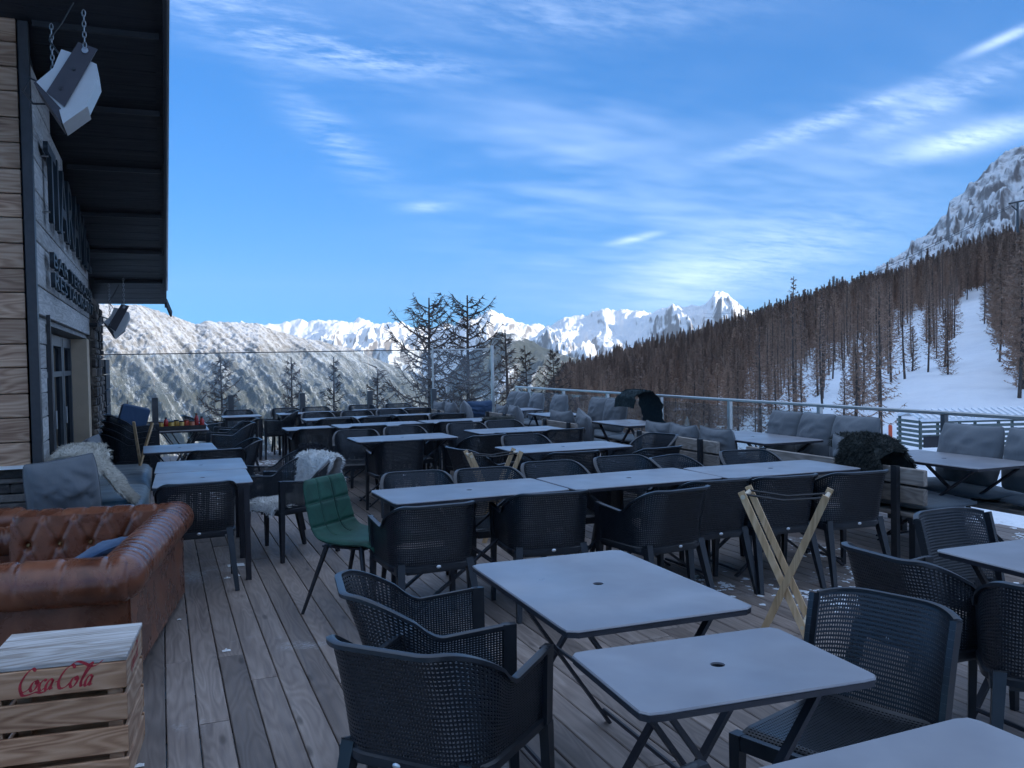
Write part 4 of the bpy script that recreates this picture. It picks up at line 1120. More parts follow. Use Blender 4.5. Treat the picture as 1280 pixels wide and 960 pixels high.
def pillow_mb(w, h, t, seed, n=26, sag=.0):
    b = MB(); P = []; ox = seed*3.7
    us = np.linspace(-1, 1, n); U, V = np.meshgrid(us, us, indexing='ij')
    prof = (np.clip(1-np.abs(U)**2.1, 0, 1)**.6)*(np.clip(1-np.abs(V)**2.1, 0, 1)**.6)
    wr = fbm(U*1.8+ox, V*1.8, 4, seed)*.42+(ridged(U*1.5+V*.8+ox, V*1.9-ox, 4, seed+3)-.5)*.55
    ear = 1-.095*(np.abs(U)*np.abs(V))**2.6
    x = U*w/2*ear*(1-.05*(1-np.abs(V)**2)*0-.018*(1-V**2)*(np.abs(U)**6)); z = V*h/2*ear*(1-.02*(1-U**2)*(np.abs(V)**6))
    z = z-sag*h*(1-U**2)*(V > 0)*V; z = z+.02*h*fbm(U*1.3+ox, V+ox, 2, seed+8)
    edge = .010
    for s in (-1, 1):
        y = s*(edge+t/2*prof*(1+wr*s*.6))
        b.grid([(float(x[i, j]), float(y[i, j]), float(z[i, j])) for i in range(n) for j in range(n)], n, n)
    m_ = n*n
    idx = [i*n for i in range(n)]+[(n-1)*n+j for j in range(1, n)]+[i*n+n-1 for i in range(n-2, -1, -1)]+[j for j in range(n-2, 0, -1)]
    b.f += [(idx[k], idx[(k+1) % len(idx)], m_+idx[(k+1) % len(idx)], m_+idx[k]) for k in range(len(idx))]
    half = (n-1)*(n-1)
    b.f = [tuple(reversed(f)) if k < half else f for k, f in enumerate(b.f)]
    # piping round the seam
    return b, [(b.v[i][0]*1.004, 0, b.v[i][2]*1.004) for i in idx]
def cushion(loc, rz, tilt, label, w=.52, h=.50, t=.17, seed=1, mat=None, sag=.04, group='grey lounge cushions', roll=0):
    b, seam = pillow_mb(w, h, t, seed, sag=sag); c = tag(empty('cushion', loc, 0), label, 'cushion', group)
    c.rotation_euler = (Matrix.Rotation(R(rz), 3, 'Z') @ Matrix.Rotation(R(tilt), 3, 'X') @ Matrix.Rotation(R(roll), 3, 'Y')).to_euler()
    link('cover', b.mesh('cover', mat or M_CUSH, True), c)
    p = MB(); p.tube(seam[::2]+[seam[0]], .006, 5, False); p.build('piping', mat or M_CUSH, c, True); return c

def fur_mat(name, c1, c2):
    mt, nt, bs = new_mat(name); p = geopos(nt)
    nt.links.new(ramp(nt, noise(nt, p, 26, 5, .7), [(.3, c1), (.7, c2)]), bs.inputs['Base Color']); bs.inputs['Roughness'].default_value = .8; bs.inputs['Specular IOR Level'].default_value = .25; return mt
M_FURW = fur_mat('white_fleece', (.74, .72, .68), (.88, .87, .84)); M_FURC = fur_mat('cream_fleece', (.66, .60, .50), (.84, .80, .71))
M_FURB = fur_mat('black_fleece', (.008, .009, .012), (.03, .032, .04)); M_FURG = fur_mat('dark_teal_fleece', (.010, .020, .024), (.035, .055, .060)); M_FURBR = fur_mat('dark_brown_fleece', (.022, .026, .024), (.075, .078, .070))
def fur(loc, rz, path, width, label, mat, hair=.035, n=9000, seed=1, wavy=.35, cat='sheepskin', hw=.0022, thick=.016, droop=.02):
    """sheepskin draped along a path of (y, z) points in its own frame; width gives the half width at every point"""
    rg = np.random.default_rng(seed); f = tag(empty('sheepskin', loc, rz), label, cat)
    pts = np.array(path, float); seg = np.concatenate([[0], np.cumsum(np.hypot(*np.diff(pts, axis=0).T))]); S = seg[-1]
    nu, nv = 28, 18
    def surf(s, v):
        y = np.interp(s*S, seg, pts[:, 0]); z = np.interp(s*S, seg, pts[:, 1]); hw_ = np.interp(s, np.linspace(0, 1, len(width)), width)*(1+.10*np.sin(s*23+seed)+.06*np.sin(s*51))
        return np.stack([v*hw_+.012*np.sin(s*9), y, z-droop*np.abs(v)**3], -1)
    def nrm(s):
        e = .01; a = surf(np.clip(s-e, 0, 1), 0*s); b_ = surf(np.clip(s+e, 0, 1), 0*s); t = b_-a
        n_ = np.stack([0*s, -t[..., 2], t[..., 1]], -1); return n_/np.maximum(np.linalg.norm(n_, axis=-1, keepdims=True), 1e-6)
    s, v = np.meshgrid(np.linspace(0, 1, nu), np.linspace(-1, 1, nv), indexing='ij')
    P = surf(s, v); Nn = nrm(s); b = MB()
    b.grid([tuple(p) for p in (P+Nn*thick).reshape(-1, 3)], nu, nv); b.grid([tuple(p) for p in P.reshape(-1, 3)], nu, nv); b.build('hide', mat, f, True)
    s = rg.random(n); v = rg.uniform(-1.0, 1.0, n); v = np.sign(v)*np.abs(v)**.85
    p = surf(s, v)+nrm(s)*thick*.8; nn = nrm(s); rnd = rg.normal(0, 1, (n, 3))
    cl = np.stack([fbm(s*9, v*4, 2, seed), fbm(s*9+40, v*4, 2, seed+1), fbm(s*9, v*4+40, 2, seed+2)], -1)*1.6
    d = nn*.75+rnd*wavy+cl*.8+np.array([0, 0, -.35]); d[:, 0] += np.sign(v)*np.clip((np.abs(v)-.8)*4, 0, 1); d /= np.linalg.norm(d, axis=1, keepdims=True)
    L = hair*rg.uniform(.6, 1.25, n)[:, None]; sd = np.cross(d, rnd); sd /= np.linalg.norm(sd, axis=1, keepdims=True)
    mid = p+d*L*.55+np.array([0, 0, .0]); tip = p+d*L+np.array([0, 0, -1])*L*.22
    V = np.stack([p-sd*hw, p+sd*hw, mid+sd*hw*.8, mid-sd*hw*.8, tip], 1).reshape(-1, 3); h_ = MB()
    h_.v = [tuple(q) for q in V]; h_.f = [q for i in range(n) for q in ((i*5, i*5+1, i*5+2, i*5+3), (i*5+3, i*5+2, i*5+4))]
    o = h_.build('wool', mat, f); o['kind'] = 'stuff'; return f

BENCH_GROUP = 'wooden lounge benches'
def bench(xb, y0, y1, face, label, depth=.62, back=True, posts=None, seat_z=.40, wood_back=True):
    """bench running along Y; face=+1 sits facing +X with its back at xb, -1 faces -X"""
    t = tag(empty('lounge_bench', (xb, (y0+y1)/2, 0)), label, 'bench', BENCH_GROUP); L = y1-y0
    for k in range(4):
        b = MB(); b.box((face*(.09+k*depth/4.3), 0, seat_z-.045), (depth/4.8, L-.02, .035), bev=.005); b.build('slat', M_BENCHWOOD, t)
    for y in (-L/2+.18, L/2-.18):
        for x in (.08, depth-.08):
            b = MB(); b.box((face*x, y, (seat_z-.063)/2), (.06, .06, seat_z-.063)); b.build('leg', M_BLACKMETAL, t)
        b = MB(); b.box((face*depth/2, y, seat_z-.085), (depth-.06, .05, .045)); b.build('crossbar', M_BLACKMETAL, t)
    if back:
        for z in (.52, .665):
            b = MB(); b.box((-face*.0, 0, z), (.04, L, .125), bev=.006); b.build('back_slat', M_BENCHWOOD, t)
        for y in ([-L/2+.22, L/2-.22] if posts is None else posts):
            b = MB(); b.box((-face*.04, y, .37), (.035, .06, .74)); b.build('post', M_BLACKMETAL, t)
    n = max(1, round(L/1.0))
    for k in range(n):
        w = L/n-.02; b, seam = pillow_mb(w, depth-.04, .11, int(abs(xb*7+k+y0)), 20)
        b.v = [(face*(depth/2+.02)+z, -L/2+(k+.5)*L/n+x, seat_z+.030+y*.9) for x, y, z in b.v]; link('seat_cushion', b.mesh('seat_cushion', M_CUSH2, True), t)
    return t
bench(5.33, 5.05, 7.22, 1, 'wooden bench behind the long row, with the dark sheepskin over its back', posts=[-.83, .80])
bench(5.33, 7.72, 9.42, 1, 'wooden bench whose slatted back is topped by three grey cushions', posts=[-.58, .70])
bench(5.22, 10.85, 11.98, 1, 'short wooden bench with two plump cushions, beside the fourth row', posts=[-.40, .40])
bench(5.20, 13.25, 14.35, 1, 'farther short wooden bench with two small grey cushions', posts=[-.40, .40])
bench(6.70, 4.0, 6.35, -1, 'cushioned bench under the railing at the right edge', .55, False)
bench(6.70, 6.5, 8.75, -1, 'cushioned bench under the railing with three upright grey cushions', .55, False)
bench(6.70, 9.6, 12.95, -1, 'cushioned railing bench with the dark draped throw', .55, False)
bench(6.70, 13.3, 16.4, -1, 'farthest cushioned bench along the glass railing', .55, False)
bench(4.62, 15.0, 16.1, 1, 'small wooden bench near the rear glass below the twin larches', posts=[-.40, .40])
# upright cushions on the railing benches
def rail_c(y, k, label, dz=0, w=.55, rz=0): cushion((6.47, y, .735+dz), 90+rz, 12, label, w=w, h=.54, t=.22, seed=k)
rail_c(8.10, 11, 'left of the three upright grey cushions against the railing'); rail_c(7.58, 12, 'middle of the three upright grey cushions against the railing'); rail_c(7.02, 13, 'right of the three upright grey cushions against the railing', 0, .60, 4)
rail_c(5.66, 14, 'grey cushion before the snowy slatted stack, left one at the right edge', 0, .68, -3); rail_c(4.98, 15, 'grey cushion cut off by the right picture edge', 0, .68)
rail_c(12.62, 16, 'grey cushion left of the pair beside the dark throw', .0, .50, 10); rail_c(12.08, 17, 'grey cushion touching the dark throw on the railing bench', .0, .50, 12)
rail_c(14.15, 19, 'single grey cushion against the far railing'); rail_c(15.15, 20, 'grey cushion by the second far railing post', 0, .5); rail_c(15.85, 21, 'wide grey cushion near the railing corner', 0, .56); rail_c(16.3, 22, 'grey cushion in the railing corner', 0, .46)
# cushions standing on the benches that face the railing
def back_c(x, y, k, label, w=.54, h=.44, rz=0, z=.665, roll=0): cushion((x, y, z), -90+rz, 10, label, w=w, h=h, t=.20, seed=k, sag=.10, roll=roll)
back_c(5.52, 9.15, 31, 'far one of the three cushions lying along the slatted bench back', .56, .42, 4); back_c(5.52, 8.62, 32, 'middle one of the three cushions along the slatted bench back', .56, .42); back_c(5.54, 8.02, 33, 'near one of the three cushions along the slatted bench back', .66, .42, -3)
back_c(5.42, 11.70, 34, 'plump grey cushion, left of the pair on the short bench', .62, .46, 6); back_c(5.48, 11.12, 35, 'slumped grey cushion, right of the pair on the short bench', .54, .46, -14, roll=12)
back_c(5.40, 14.05, 36, 'small grey cushion, left on the farther short bench', .5, .42); back_c(5.42, 13.55, 37, 'small grey cushion, right on the farther short bench', .56, .44, -8)
back_c(4.86, 15.9, 38, 'grey cushion, left one near the rear glass', .46, .44, 10); back_c(4.90, 15.35, 39, 'grey cushion, right one near the rear glass', .52, .46)
back_c(5.05, 15.0, 40, 'large grey cushion leaning on its neighbour near the corner', .60, .50, -20)
cushion((5.75, 16.3, .66), 10, 10, 'blue cushion lying in the far corner of the lounge', w=.6, h=.34, seed=41, mat=M_BLUE)
back_c(5.56, 6.06, 43, 'grey cushion end poking out left of the dark sheepskin', .40, .46, 0, .70)
# furs
M_ = [(-.02, .50), (-.06, .66), (-.05, .80), (.00, .845), (.06, .80), (.10, .62), (.16, .50), (.40, .47)]
fur((5.33, 5.66, 0), -90, [(-.075, .52), (-.085, .70), (-.06, .88), (.02, .945), (.14, .92), (.24, .80), (.28, .60), (.36, .49)], (.14, .22, .27, .28, .25, .2), 'dark shaggy sheepskin thrown over the bench back at the right', M_FURBR, .038, 18000, 3, .40, hw=.0028, droop=.10)
fur((5.85, 6.25, .02), -50, [(-.20, .50), (-.16, .72), (-.02, .86), (.12, .80), (.2, .62)], (.16, .22, .24, .2), 'greyer sheepskin heap behind the dark one', M_FURBR, .05, 6000, 4, .45, hw=.0028)
fur((6.42, 11.35, 0), 90, [(-.34, .50), (-.27, .80), (-.22, 1.02), (-.12, 1.12), (.02, 1.13), (.14, 1.06), (.18, .90)], (.26, .30, .30, .28, .26), 'dark teal throw hanging over the railing by the far lounge table', M_FURG, .018, 9000, 5, .35, 'throw', .0025)
fur((.99, 7.72, 0), 116, [(-.400, .42), (-.395, .62), (-.375, .795), (-.33, .835), (-.275, .80), (-.235, .62), (-.21, .475), (-.10, .455), (.12, .462), (.24, .465), (.275, .40)], (.12, .22, .25, .25, .24, .24, .26, .25, .20), 'white sheepskin draped over the armchair behind the green chair', M_FURW, .030, 17000, 6, .3)
fur((1.02, 8.46, 0), 104, [(-.40, .50), (-.38, .72), (-.345, .83), (-.28, .82), (-.235, .66), (-.20, .49), (.05, .46)], (.18, .23, .25, .24, .20, .16), 'black sheepskin on the armchair behind the white one', M_FURB, .035, 9000, 7, .4)
fur((4.32, 11.72, 0), 0, [(-.38, .56), (-.37, .74), (-.33, .83), (-.27, .80), (-.22, .6)], (.18, .22, .22, .18), 'dark brown sheepskin on a chair of the fourth row', M_FURBR, .02, 3500, 8, .35)

# ------------------------------------------------------------------ bench along the chalet wall
def wall_bench():
    t = tag(empty('wall_bench', (-.48, 9.7, 0)), 'long wall bench with blue-grey seat cushion along the chalet', 'bench', BENCH_GROUP)
    for y in np.arange(-1.95, 2.2, 1.3):
        for x in (-.3, .28):
            b = MB(); b.box((x, y, .17), (.05, .05, .34)); b.build('leg', M_BLACKMETAL, t)
    for k in range(4):
        b = MB(); b.box((-.28+k*.185, 0, .355), (.165, 4.2, .03), bev=.005); b.build('slat', M_BENCHWOOD, t)
    for k, (y0, y1) in enumerate(((-1.98, -.02), (0.0, 2.0))):
        b = MB(); nu, nv = 60, 24; P = []
        for i in range(nu):
            for j in range(nv):
                u, v = i/(nu-1), j/(nv-1); y = y0+(y1-y0)*u; x = -.34+.69*v
                e = (1-abs(2*u-1)**14)**.5*(1-abs(2*v-1)**8)**.5 if 0 < u < 1 and 0 < v < 1 else 0
                wr = float(ridged(np.array(y*2.6+3), np.array(x*.8+y*.3), 4, 7))*.030
                P.append((x, y, .375+(.075+wr*.8)*e))
        b.grid(P, nu, nv); b.add([(-.34, y0, .372), (.35, y0, .372), (.35, y1, .372), (-.34, y1, .372)], [(3, 2, 1, 0)])
        link('seat_cushion', b.mesh('seat_cushion', M_WAXED, True), t)
M_WAXED = plain('waxed_seat_cover', (.17, .20, .215), .38, 0, .15, 6, .1)
wall_bench()
cushion(at_depth(79, 613, 7.1), 14, 12, 'large grey cushion leaning at the near end of the wall bench', w=.54, h=.58, t=.36, seed=51, sag=.05, roll=-7)
cushion((-.70, 8.72, .68), 80, 18, 'grey cushion leaning on the chalet wall behind the cream fleece', w=.9, h=.56, t=.2, seed=52)
cushion((-.70, 9.75, .70), 86, 16, 'grey cushion farther along the chalet wall bench', w=.8, h=.52, t=.18, seed=53)
fur((-.58, 8.36, 0), -92, [(-.28, .78), (-.22, .90), (-.10, .92), (.04, .84), (.16, .70), (.26, .55), (.34, .47)], (.24, .32, .36, .34, .26, .16), 'cream sheepskin over the cushions of the wall bench', M_FURC, .05, 15000, 9, .4)
fur((-.62, 8.62, 0), -160, [(-.42, .80), (-.28, .90), (-.10, .92), (.06, .86), (.14, .70)], (.10, .15, .17, .14), 'cream sheepskin corner lying up against the chalet wall', M_FURC, .045, 5000, 10, .4)
def stick():
    b = MB(); b.bar((-.30, 11.2, .30), (-.10, 11.35, .95), .035, .02); b.bar((-.24, 11.4, .40), (-.30, 11.15, .98), .03, .02)
    tag(b.build('wooden_stand', M_OAK), 'pale wooden folding stand leaning by the stacked chairs', 'stand')
M_OAK = wood('oak_stand', (.38, .23, .11), (.56, .37, .20), (.70, .50, .31), 'z', 1.0, .6, False, .12, 0, .2)
stick()
b_ = MB(); b_.box((-.32, 12.05, 1.0), (.34, .06, .26), Matrix.Rotation(R(16), 3, 'Y') @ Matrix.Rotation(R(20), 3, 'Z'), bev=.02); tag(b_.build('menu_holder', M_BLUE), 'blue padded folder resting on the stacked chairs', 'folder')

# ------------------------------------------------------------------ folding tray stands
def tray_stand(loc, rz, label, h=.80, sp=.34, wd=.30):
    t = tag(empty('tray_stand', loc, rz), label, 'stand', 'folding wooden tray stands')
    for fr, s in (('a', 1), ('b', -1)):
        for y in (-wd/2, wd/2):
            yy = y+(.014 if fr == 'a' else -.014)*(1 if y > 0 else -1)
            b = MB(); b.bar((-s*sp*.55, yy, 0), (s*sp, yy, h), .021, .038, upv=(1, 0, 0)); b.build('leg', M_OAK, t)
        b = MB(); b.tube([(s*sp*.95, -wd/2+.0, h-.03), (s*sp*.95, wd/2, h-.03)], .014, 8); b.build('rod', M_PALE, t)
        b = MB(); b.tube([(-s*sp*.42, -wd/2, .07), (-s*sp*.42, wd/2, .07)], .011, 8); b.build('rod', M_PALE, t)
    for y in (-wd/2+.05, wd/2-.05):
        b = MB(); b.tube([(-sp*.93, y, h-.02), (0, y, h-.045), (sp*.93, y, h-.02)], .007, 5); b.build('strap', M_BLACKMETAL, t)
M_PALE = plain('pale_dowel', (.62, .52, .38), .5, 0, .08, 10)
tray_stand((3.37, 4.21, 0), -46, 'folding wooden tray stand standing behind the small front table', .83, .235, .27)
tray_stand((2.77, 7.50, 0), -9, 'second folding wooden tray stand behind the long table row', .80, .23, .27)

# ------------------------------------------------------------------ green velvet chair
def velvet():
    mt, nt, bs = new_mat('green_velvet'); c = coords(nt)
    f = noise(nt, c, 9, 6, .65, .8)
    nt.links.new(ramp(nt, f, [(.3, (.004, .040, .026)), (.65, (.010, .078, .050))]), bs.inputs['Base Color'])
    bs.inputs['Roughness'].default_value = .7; bs.inputs['Sheen Weight'].default_value = .12; bs.inputs['Sheen Tint'].default_value = (.25, .75, .6, 1); bs.inputs['Sheen Roughness'].default_value = .35
    bump(nt, bs, noise(nt, c, 60, 4, .6), .15, .004); return mt
M_VELVET = velvet(); M_SEAM = plain('green_seam', (.003, .018, .013), .9)
def green_chair():
    t = tag(empty('velvet_chair', (1.18, 5.78, 0), -136), 'green velvet dining chair with quilted back on slim dark legs', 'chair'); t.scale = (1.14, 1.08, 1.0)
    # one continuous padded shell: seat runs up into the back
    prof = [(.25, .415), (.255, .455), (.20, .478), (.05, .470), (-.10, .462), (-.175, .49), (-.215, .57), (-.245, .70), (-.27, .83), (-.275, .875)]
    hw = [.19, .215, .225, .228, .222, .212, .208, .205, .200, .175]
    q = np.array(prof); sL = np.concatenate([[0], np.cumsum(np.hypot(*np.diff(q, axis=0).T))]); nu, nv = 130, 84
    s = np.linspace(0, sL[-1], nu)
    ker = lambda a: np.convolve(np.pad(a, 7, 'edge'), np.ones(15)/15, 'valid')
    Y = ker(np.interp(s, sL, q[:, 0])); Z = ker(np.interp(s, sL, q[:, 1])); W = ker(np.interp(s, sL, hw))
    ty, tz_ = np.gradient(Y), np.gradient(Z); ln = np.hypot(ty, tz_); ny, nz = -tz_/ln, ty/ln     # points away from the sitter's side
    b = MB(); P = []; Q = []
    for i in range(nu):
        for j in range(nv):
            v = -1+2*j/(nv-1); e = (1-abs(v)**6)**.5; ei = min(1, min(i, nu-1-i)/7)**.5
            qv = 0.0
            fi = (i/(nu-1)-.46)/.54
            if fi > 0:                                   # quilting grooves in the back
                g = min(abs(v-.33), abs(v+.33), abs(fi-.30)*1.6, abs(fi-.64)*1.6); qv = -.009*math.exp(-(g/.04)**2)
            cup = (.010+.020*float(sst(.25, .5, i/(nu-1))))*v*v
            fr = -.027*e*ei-qv; bk = .020*e*ei
            P.append((v*W[i], Y[i]+ny[i]*(fr-cup), Z[i]+nz[i]*(fr-cup))); Q.append((v*W[i], Y[i]+ny[i]*(bk-cup), Z[i]+nz[i]*(bk-cup)))
    b.grid(P, nu, nv); b.grid(Q, nu, nv); b.f = [tuple(reversed(f)) if k >= (nu-1)*(nv-1) else f for k, f in enumerate(b.f)]
    up_ = link('upholstery', b.mesh('upholstery', M_VELVET, True), t); i0 = int(.46*(nu-1))
    for jj in (int((1-.33)/2*(nv-1)), int((1+.33)/2*(nv-1))):
        q_ = MB(); q_.tube([P[i*nv+jj] for i in range(i0+2, nu-3, 2)], .0018, 5); q_.build('seam', M_SEAM, up_)
    for ff in (.30, .64):
        ii = int((.46+.54*ff)*(nu-1)); q_ = MB(); q_.tube([P[ii*nv+j] for j in range(3, nv-3, 2)], .0018, 5); q_.build('seam', M_SEAM, up_)
    for x, y, x2, y2 in ((-.20, .20, -.14, .12), (.20, .20, .14, .12), (-.21, -.26, -.14, -.12), (.21, -.26, .14, -.12)):
        l = MB(); l.tube([(x, y, 0), (x2, y2, .45)], [.0095, .016], 8); l.build('leg', M_BLACKMETAL, t)
    l = MB(); l.box((0, 0, .438), (.30, .30, .012)); l.build('seat_plate', M_BLACKMETAL, t)
green_chair()

# ------------------------------------------------------------------ leather sofa
def leather():
    mt, nt, bs = new_mat('brown_leather'); c = geopos(nt)
    f = noise(nt, c, 5, 7, .65, .5); sc = noise(nt, mapping(nt, c, (8, 30, 14)), 1.0, 8, .75, 1.5)
    col = ramp(nt, f, [(.28, (.085, .026, .014)), (.5, (.175, .056, .027)), (.72, (.29, .105, .050))])
    col = mixc(nt, maprange(nt, sc, .64, .72, 0, .4), col, (.33, .20, .14))
    nt.links.new(col, bs.inputs['Base Color']); nt.links.new(maprange(nt, f, .3, .7, .19, .38), bs.inputs['Roughness']); bs.inputs['Specular IOR Level'].default_value = .6
    v = nd(nt, 'ShaderNodeTexVoronoi'); v.inputs['Scale'].default_value = 190; nt.links.new(c, v.inputs['Vector'])
    bump(nt, bs, mth(nt, 'ADD', mth(nt, 'MULTIPLY', sc, .6), mth(nt, 'MULTIPLY', v.outputs['Distance'], .15)), .3, .006); return mt
M_LEATHER = leather(); M_STUD = plain('brass_stud', (.35, .22, .10), .35, .9, .1, 20)
def roll(b, p0, p1, rad, out, pleat=.11, flat=.0, n=26, dip=.010):
    """rolled arm along p0-p1, pleated; 'out' is the outward horizontal direction"""
    p0 = Vector(p0); p1 = Vector(p1); d = (p1-p0); L = d.length; d.normalize(); o = Vector(out); U = Vector((0, 0, 1))
    m_ = int(L/.012); P = []
    for i in range(m_+1):
        s = L*i/m_; ph = (s % pleat)/pleat; g = math.exp(-(min(ph, 1-ph)/.07)**2)
        endr = min(1, math.sqrt(max(0, min(s, L-s)/.055*(2-min(1, min(s, L-s)/.055)))) if min(s, L-s) < .055 else 1)
        for k in range(n):
            a = 2*math.pi*k/n; r = rad*(.55+.45*endr)-dip*g*max(0, math.sin(a+.4))**.5 if math.sin(a+.4) > 0 else rad*(.55+.45*endr)
            r *= 1+.012*math.sin(s*31+k)
            P.append(p0+d*s+o*(r*math.cos(a)*1.12)+U*(r*math.sin(a)))
    b.grid(P, m_+1, n, False)
    F = []; o0 = len(b.v)-len(P)
    for i in range(m_): F.append((o0+i*n+n-1, o0+(i+1)*n+n-1, o0+(i+1)*n, o0+i*n))
    F.append(tuple(o0+k for k in range(n-1, -1, -1))); F.append(tuple(o0+m_*n+k for k in range(n))); b.f += F
def tufted(b, c, ux, w, h, nx, nz, nrm, depth=.045):
    """deep-buttoned panel: pillowed diamonds with pulled-in buttons"""
    c = Vector(c); ux = Vector(ux); N_ = Vector(nrm); U = Vector((0, 0, 1)); nu, nv = 90, 44; P = []; btn = []
    for r in range(nz+1):
        for q in range(nx+1): btn.append((-w/2+(q+(.5 if r % 2 else 0))*w/nx, -h/2+r*h/nz))
    B = np.array(btn)
    for i in range(nu):
        for j in range(nv):
            x = -w/2+w*i/(nu-1); z = -h/2+h*j/(nv-1)
            a = x/(w/nx); e = z/(h/nz)*.5
            g1 = abs(((a+e+.25*0) % 1)-.0); g1 = min(g1, 1-g1); g2 = abs(((a-e) % 1)); g2 = min(g2, 1-g2)
            fold = math.exp(-(g1/.055)**2)+math.exp(-(g2/.055)**2)
            dd = np.min(np.hypot(B[:, 0]-x, B[:, 1]-z)); y = depth*(1-.30*min(1, fold))-depth*.9*math.exp(-(dd/.028)**2)
            P.append(c+ux*x+U*z+N_*y)
    b.grid(P, nu, nv); return btn
def sofa():
    t = tag(empty('leather_sofa', (-.48, 5.74, 0), -9.5), 'worn brown leather buttoned sofa with rolled arms, open to the left', 'sofa')
    # local frame: x to the right (back of the sofa at +x), y away from the camera
    xb, y0, y1, xl = .36, -.86, .86, -.60
    b = MB(); b.box((xb+.02, 0, .30), (.16, y1-y0+.02, .52), bev=.02); b.build('back_panel', M_LEATHER, t)
    b = MB(); b.box((-.08, y0+.04, .28), (1.06, .15, .50), bev=.02); b.build('arm_panel', M_LEATHER, t)
    b = MB(); b.box((-.10, y1-.04, .28), (1.0, .15, .46), bev=.02); b.build('arm_panel', M_LEATHER, t)
    r = MB(); roll(r, (xb+.05, y0+.0, .580), (xb+.05, y1+.06, .580), .112, (1, 0, 0), .095); link('rolled_back', r.mesh('rolled_back', M_LEATHER, True), t)
    r = MB(); roll(r, (xl-.05, y0-.03, .570), (xb+.115, y0-.03, .570), .118, (0, -1, 0), .205, dip=.016); link('rolled_arm', r.mesh('rolled_arm', M_LEATHER, True), t)
    r = MB(); roll(r, (xl, y1+.02, .575), (xb+.05, y1+.02, .575), .105, (0, 1, 0), .15); link('rolled_arm', r.mesh('rolled_arm', M_LEATHER, True), t)
    cn = MB(); cn.lathe((xb+.055, y0+.0, .575-.118), [(.118*math.sin(math.pi*q/10)*1.04+.001, .118*(1-math.cos(math.pi*q/10))) for q in range(11)], 22); link('corner_roll', cn.mesh('corner_roll', M_LEATHER, True), t)
    f = MB(); bt = tufted(f, (-.10, y1-.13, .47), (1, 0, 0), .94, .38, 5, 2, (0, -1, 0)); pan = link('tufted_panel', f.mesh('tufted_panel', M_LEATHER, True), t)
    for (x, z) in bt:
        if abs(x) < .45 and abs(z) < .17:
            q = MB(); q.lathe((0, 0, 0), [(.014, 0), (.014, .004), (.008, .009)], 10); q.v = [(-.10+x+a, y1-.136-c, .47+z+d) for a, d, c in q.v]; q.build('button', M_STUD, pan)
    f = MB(); tufted(f, (xb-.05, 0, .42), (0, 1, 0), 1.5, .30, 8, 2, (-1, 0, 0), .03); link('tufted_panel', f.mesh('tufted_panel', M_LEATHER, True), t)
    s, seam = pillow_mb(.86, 1.50, .20, 61, 24); s.v = [(-.16+x, z, .34+y*.8) for x, y, z in s.v]; link('seat_cushion', s.mesh('seat_cushion', M_LEATHER, True), t)
    b = MB(); b.box((-.12, 0, .15), (.92, y1-y0-.2, .26), bev=.02); b.build('seat_base', M_LEATHER, t)
    for x in (xl+.06, xb):
        for y in (y0+.06, y1-.06): b = MB(); b.lathe((x, y, 0), [(.028, 0), (.036, .03), (.022, .06)], 10); b.build('foot', M_BLACK, t)
sofa()
cushion((-.36, 5.75, .50), 60, 62, 'dark blue cushion lying on the leather sofa seat', w=.50, h=.42, t=.12, seed=62, mat=M_BLUE, sag=0)
def second_sofa():
    t = tag(empty('leather_armchair', (-1.22, 7.05, 0), 4), 'brown leather armchair at the left edge in front of the stone base', 'armchair')
    r = MB(); roll(r, (-.50, -.30, .47), (.30, -.30, .47), .10, (0, -1, 0), .10); link('rolled_arm', r.mesh('rolled_arm', M_LEATHER, True), t)
    b = MB(); b.box((-.1, -.28, .22), (.78, .14, .40), bev=.02); b.build('arm_panel', M_LEATHER, t)
    b = MB(); b.box((-.1, .05, .22), (.74, .5, .36), bev=.03); b.build('seat_base', M_LEATHER, t)
    r = MB(); roll(r, (-.50, .38, .50), (.30, .38, .50), .10, (0, 1, 0), .10); link('rolled_arm', r.mesh('rolled_arm', M_LEATHER, True), t)
    b = MB(); b.box((-.55, .04, .36), (.16, .8, .62), bev=.03); b.build('backrest', M_LEATHER, t)
second_sofa()

